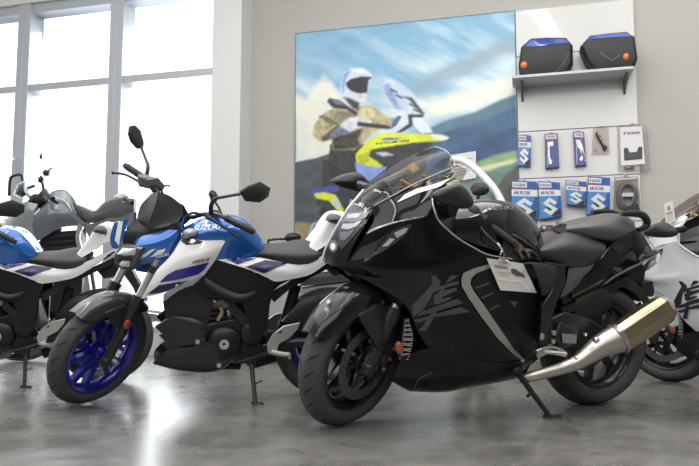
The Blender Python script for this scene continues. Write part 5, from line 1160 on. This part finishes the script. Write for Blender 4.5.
X('instrument_panel', puff(G.L([(14, 194, .0), (18, 184, .0), (25, 181, .0), (27, 195, .0), (22, 198, .0)]), V((-.03, .1, 0)), 4, back=1.5), mat('panel_dark', (.06, .065, .075), .4))
X('screen_bar', tube([G.P(9, 196, .05), G.P(10, 180, .05), G.P(14, 175.5, .05), G.P(21, 175, .05), G.P(22.5, 181, .05)], .012, 8, 24), satin)
X('windscreen', patch([G.L([(4, 160, 0), (12, 159.5, 0)]), G.L([(8, 159, .1), (20, 159, .14)]), G.L([(8, 190, .12), (22, 192, .16)])], 10, 8, thick=0), clear_mat('touring_screen', (.93, .95, .96), .05))
hb = X('handlebar', tube([G.P(58, 203, .3), G.P(50, 198, .34), G.P(45, 190, .2), G.P(38, 196, .05), G.P(30, 197, -.1), G.P(26, 190, -.28), G.P(34, 186, -.36)], .014, 8, 40), satin)
link('grip', cyl(G.P(43, 192, .28), G.P(53, 199, .40), .02), matte, hb)
m_ = X('mirror_bracket', join(tube([G.P(44, 196, .24), G.P(43, 186, .24), G.P(41, 178, .24)], .011, 8), puff(G.L([(38, 178, .25), (41, 175, .25), (44, 179, .25), (42, 184, .25), (38, 182, .25)]), V((0, .03, 0)), 3, back=1.)), satin)
link('brake_reservoir', join(puff(G.L([(42, 172, .25), (45, 169, .25), (50, 171, .25), (49, 176, .25), (44, 176, .25)]), V((0, .03, 0)), 3, back=1.), tube([G.P(48, 171, .25), G.P(52, 168, .28)], .007, 6, smooth=False)), satin, m_)
X('antenna_tip', tube([G.P(41, 159, .22), G.P(41, 156, .22), G.P(41.5, 153, .22)], [.012, .012, .004], 8), satin)
X('cockpit', join(puff(G.L([(27, 202, .12), (33, 194, .12), (42, 194, .12), (50, 202, .12), (40, 208, .12)]), V((0, .05, 0)), 4, back=3.)), dark)
X('seat', capped([G.L([(73, 205, 0), (81, 209, 0), (94, 213, 0), (104, 204, 0), (118, 199, 0), (134, 199, 0)]), G.L([(73, 203, .09), (81, 207, .12), (94, 211, .13), (104, 203, .14), (118, 198, .14), (134, 199, .11)]), G.L([(76, 212, .11), (85, 217, .15), (96, 216, .17), (106, 211, .17), (120, 207, .16), (134, 206, .12)]), G.L([(82, 219, .11), (90, 223, .15), (101, 219, .16), (110, 217, .16), (122, 215, .15), (134, 212, .11)])], 30, 16), mat('touring_seat', (.085, .085, .095), .6, bump=.2, scale=250), sharp=60)  # seat colour lightened too, for the haze from the windows
X2('side_cover', (patch([G.L([(84, 226, .13), (104, 220, .16), (134, 212, .12)]), G.L([(90, 240, .15), (108, 236, .16), (134, 224, .12)])], 12, 6, sym=False, thick=.004)), gunm)
X('engine', join(prism(G.L([(36, 244, .14), (50, 232, .14), (78, 230, .14), (84, 262, .14), (80, 310, .14), (44, 312, .14)]), (0, -.28, 0)), *[prism(G.L([(46, 236 + 6 * i, .16), (74, 234 + 6 * i, .16), (74, 237 + 6 * i, .16), (46, 239 + 6 * i, .16)]), (0, -.32, 0)) for i in range(5)]), mat('engine_black', (.016, .016, .017), .38, .3), bevel=.004)
X2('frame_tube', (tube([G.P(80, 226, .15), G.P(78, 240, .16), G.P(84, 262, .15), G.P(92, 310, .14)], .022, 8)), silver)
X2('swingarm', (bar(G.P(92, 308, .12), V((0, .11, .315)), .03, .06)), silver)
for s in (1, -1): link('fork_leg', tube([V((GWB + .02, s * .1, .3)), V((GWB - .14, s * .1, .62)), V((GWB - .28, s * .1, .9))], [.028, .026, .022], 10, smooth=False), satin, T, SG)
X('front_fender', patch([[V((GWB + .35 * math.cos(math.radians(a)), y, .315 + (.36 - z_) * math.sin(math.radians(a)))) for a in range(30, 150, 12)] for y, z_ in ((0, 0), (.05, .01), (.075, .05))], 20, 8, thick=.003), gunm)
X('rear_fender', join(prism([V((-.1, .06, .78)), V((.15, .06, .82)), V((.1, .06, .70)), V((-.38, .06, .5)), V((-.42, .06, .52))], (0, -.12, 0))), matte)
X('luggage_rack', join(*[bar(V((-.05 + .05, s * .1, .86)), V((-.36, s * .09, .88)), .02, .02) for s in (1, -1)], bar(V((-.34, .1, .88)), V((-.34, -.1, .88)), .02, .02), bar(V((-.15, .1, .868)), V((-.15, -.1, .868)), .02, .02)), satin)
X('silencer', tube([V((.55, -.16, .32)), V((.25, -.2, .4)), V((-.15, -.22, .55))], [.03, .055, .06], 14, smooth=False), silver)
X('side_stand', tube([V((.62, .14, .26)), V((.55, .30, .05))], .013, 8, smooth=False), satin)
# ================================================================== black scooter behind the blue bike
def scooter(mx, paint, seatm, label, tall):
    T = thing('scooter', label, 'scooter', mx); X = lambda n, m, mt, **k: link(n, m, mt, T, **k)
    X2 = lambda n, m, mt, **k: [X(n, m, mt, **k), X(n, mirror(m), mt, **k)][0]
    wb = 1.3
    wheel('front_wheel', T, (wb, 0, .24), .24, .11, silver, None, .165, 5, (.05,), .11, tread=16); wheel('rear_wheel', T, (0, 0, .24), .24, .12, silver, None, .165, 5, (), .1, tread=16)
    X2('front_shield', (patch([[V((wb + .10, 0, .45)), V((wb + .05, 0, .70)), V((wb - .08, 0, .92))], [V((wb + .02, .15, .42)), V((wb - .02, .2, .68)), V((wb - .12, .15, .92))], [V((wb - .12, .2, .34)), V((wb - .12, .22, .62)), V((wb - .18, .14, .90))]], 12, 12, sym=False, thick=.006)), paint)
    X('front_fender', patch([[V((wb + .29 * math.cos(math.radians(a)), y, .24 + (.29 - z_) * math.sin(math.radians(a)))) for a in range(20, 165, 12)] for y, z_ in ((0, 0), (.05, .01), (.07, .05))], 20, 8, thick=.003), paint)
    X('footboard', box(.48, wb - .16, -.18, .18, .24, .32), matte, bevel=.02)
    X('rear_body', capped([[V((.55, 0, .62)), V((.3, 0, .66)), V((0, 0, .70)), V((-.3, 0, .72))], [V((.55, .14, .60)), V((.3, .17, .64)), V((0, .17, .68)), V((-.3, .09, .70))], [V((.5, .17, .36)), V((.25, .2, .42)), V((0, .18, .5)), V((-.32, .07, .64))]], 18, 12), paint, sharp=60)
    X('seat', capped([[V((.56, 0, .72)), V((.3, 0, .76)), V((.05, 0, .80)), V((-.28, 0, .82))], [V((.54, .1, .72)), V((.3, .14, .75)), V((.05, .14, .79)), V((-.28, .1, .81))], [V((.55, .11, .63)), V((.3, .16, .66)), V((.05, .16, .69)), V((-.29, .1, .72))]], 18, 12), seatm, sharp=60)
    h = X('handlebar', tube([V((wb - .30, .36, .98)), V((wb - .24, .2, 1.0)), V((wb - .18, 0, .96)), V((wb - .24, -.2, 1.0)), V((wb - .30, -.36, .98))], .014, 8, 30), satin)
    X('handlebar_cover', puff([V((wb - .12, 0, .9)), V((wb - .14, .14, .94)), V((wb - .16, .16, 1.02)), V((wb - .16, 0, 1.05)), V((wb - .16, -.16, 1.02)), V((wb - .14, -.14, .94))], V((.05, 0, .01)), 4, back=1.5), paint)
    X('headlight', puff([V((wb + .02, .09, .72)), V((wb + .0, .1, .80)), V((wb - .02, 0, .84)), V((wb + .0, -.1, .80)), V((wb + .02, -.09, .72))], V((.05, 0, .02)), 4, back=1.), mat('lamp_grey', (.42, .42, .43), .2, .5))
    X('engine_unit', join(prism([V((.4, .14, .2)), V((.4, .14, .36)), V((-.06, .14, .32)), V((-.08, .14, .2))], (0, -.1, 0)), cyl((.05, -.1, .3), (-.3, -.16, .42), .05)), matte, bevel=.02)
    X('rear_shock', cyl(V((-.05, .14, .3)), V((-.12, .12, .6)), .03), dark)
    X('tail_lamp', puff([V((-.32, .08, .68)), V((-.33, 0, .72)), V((-.32, -.08, .68)), V((-.31, 0, .62))], V((-.03, 0, 0)), 3, back=1.), mat('tail_red', (.25, .01, .01), .2, coat=.5))
    X('main_stand', tube([V((.3, .12, .24)), V((.22, .14, .012)), V((.22, -.14, .012)), V((.3, -.12, .24))], .011, 8, smooth=False), mat('brushed_steel', (.55, .53, .50), .33, .95))
    return T, X
K_ANG = math.radians(10)
KR = ground(366, 362); KM = bike_matrix(KR, K_ANG, 0); KF = Frame(KM)
T, X = scooter(KM, mat('scooter_black', (.02, .02, .022), .25, coat=.6), matte, 'black scooter mostly hidden behind the blue and white naked motorcycle', 0)
y = .30
a = X('mirror', lens(KF.L([(p[0], p[1], y) for p in ((208, 194), (211, 190), (216, 192), (218, 198), (216, 202), (211, 201))]), V((0, .03, 0)), V((0, -.02, 0)), sm=2), satin)
link('mirror_stalk', tube(KF.L([(214, 200, y), (219, 208, y), (225, 219, y)]) + [V((1.03, .28, .995))], .009, 8), satin, a)
a = X('backrest_pad', lens(KF.L([(p[0], p[1], 0) for p in ((284, 238), (287, 234), (294, 232.6), (300.5, 235), (301, 239), (296, 241), (287, 241.6))]), V((0, .05, 0)), V((0, -.05, 0)), sm=2), satin)
q_ = KF.P(268, 243, 0)
link('backrest_bar', tube(KF.L([(290, 239.5, 0), (280, 239, 0), (271, 240, 0)]) + [q_, V((q_.x - .01, 0, .74))], .010, 8), satin, a)
# ================================================================== white scooter behind the black bike
WS_ANG = math.radians(40)
SF = ground(476, 382.5); SR = SF + V((math.cos(WS_ANG), math.sin(WS_ANG), 0)) * 1.3
SMX = bike_matrix(SR, WS_ANG, math.radians(4)); SFm = Frame(SMX)
T, X = scooter(SMX, mat('scooter_white', (.66, .68, .67), .3, coat=.5), matte, 'white scooter hidden behind the black motorcycle, its pale screen hoop rising above', 0)
arc = [(452, 160), (462, 160.5), (472, 166), (482, 175), (492, 186), (499, 197), (505, 210), (508, 222)]
x_ = 1.02
hoop = [SFm.PX(p[0], p[1], x_) for p in arc]
hs = X('screen_hoop', tube(hoop, .026, 12, 40), mat('hoop_white', (.68, .72, .70), .35))
link('hoop_foot', tube([hoop[-1], V((1.06, -.05, .86))], .022, 10), matte, hs)
c_ = SFm.PX(455, 222, x_)
X('clear_screen', ([c_] + hoop, [[0, i + 1, i + 2] for i in range(len(hoop) - 1)]), clear_mat('scooter_screen', (.93, .95, .94), .05))
a = X('mirror', lens([SFm.PX(p[0], p[1], 1.1) for p in ((471, 189), (474, 184), (481, 182.4), (487, 184.5), (489, 189), (487, 194), (479, 196), (473, 194.5))], V((.03, 0, 0)), V((-.02, 0, 0)), sm=2), satin)
link('mirror_stalk', tube([SFm.PX(479, 194, 1.1), SFm.PX(476, 206, 1.1), SFm.PX(472, 222, 1.1)], .011, 8), satin, a)
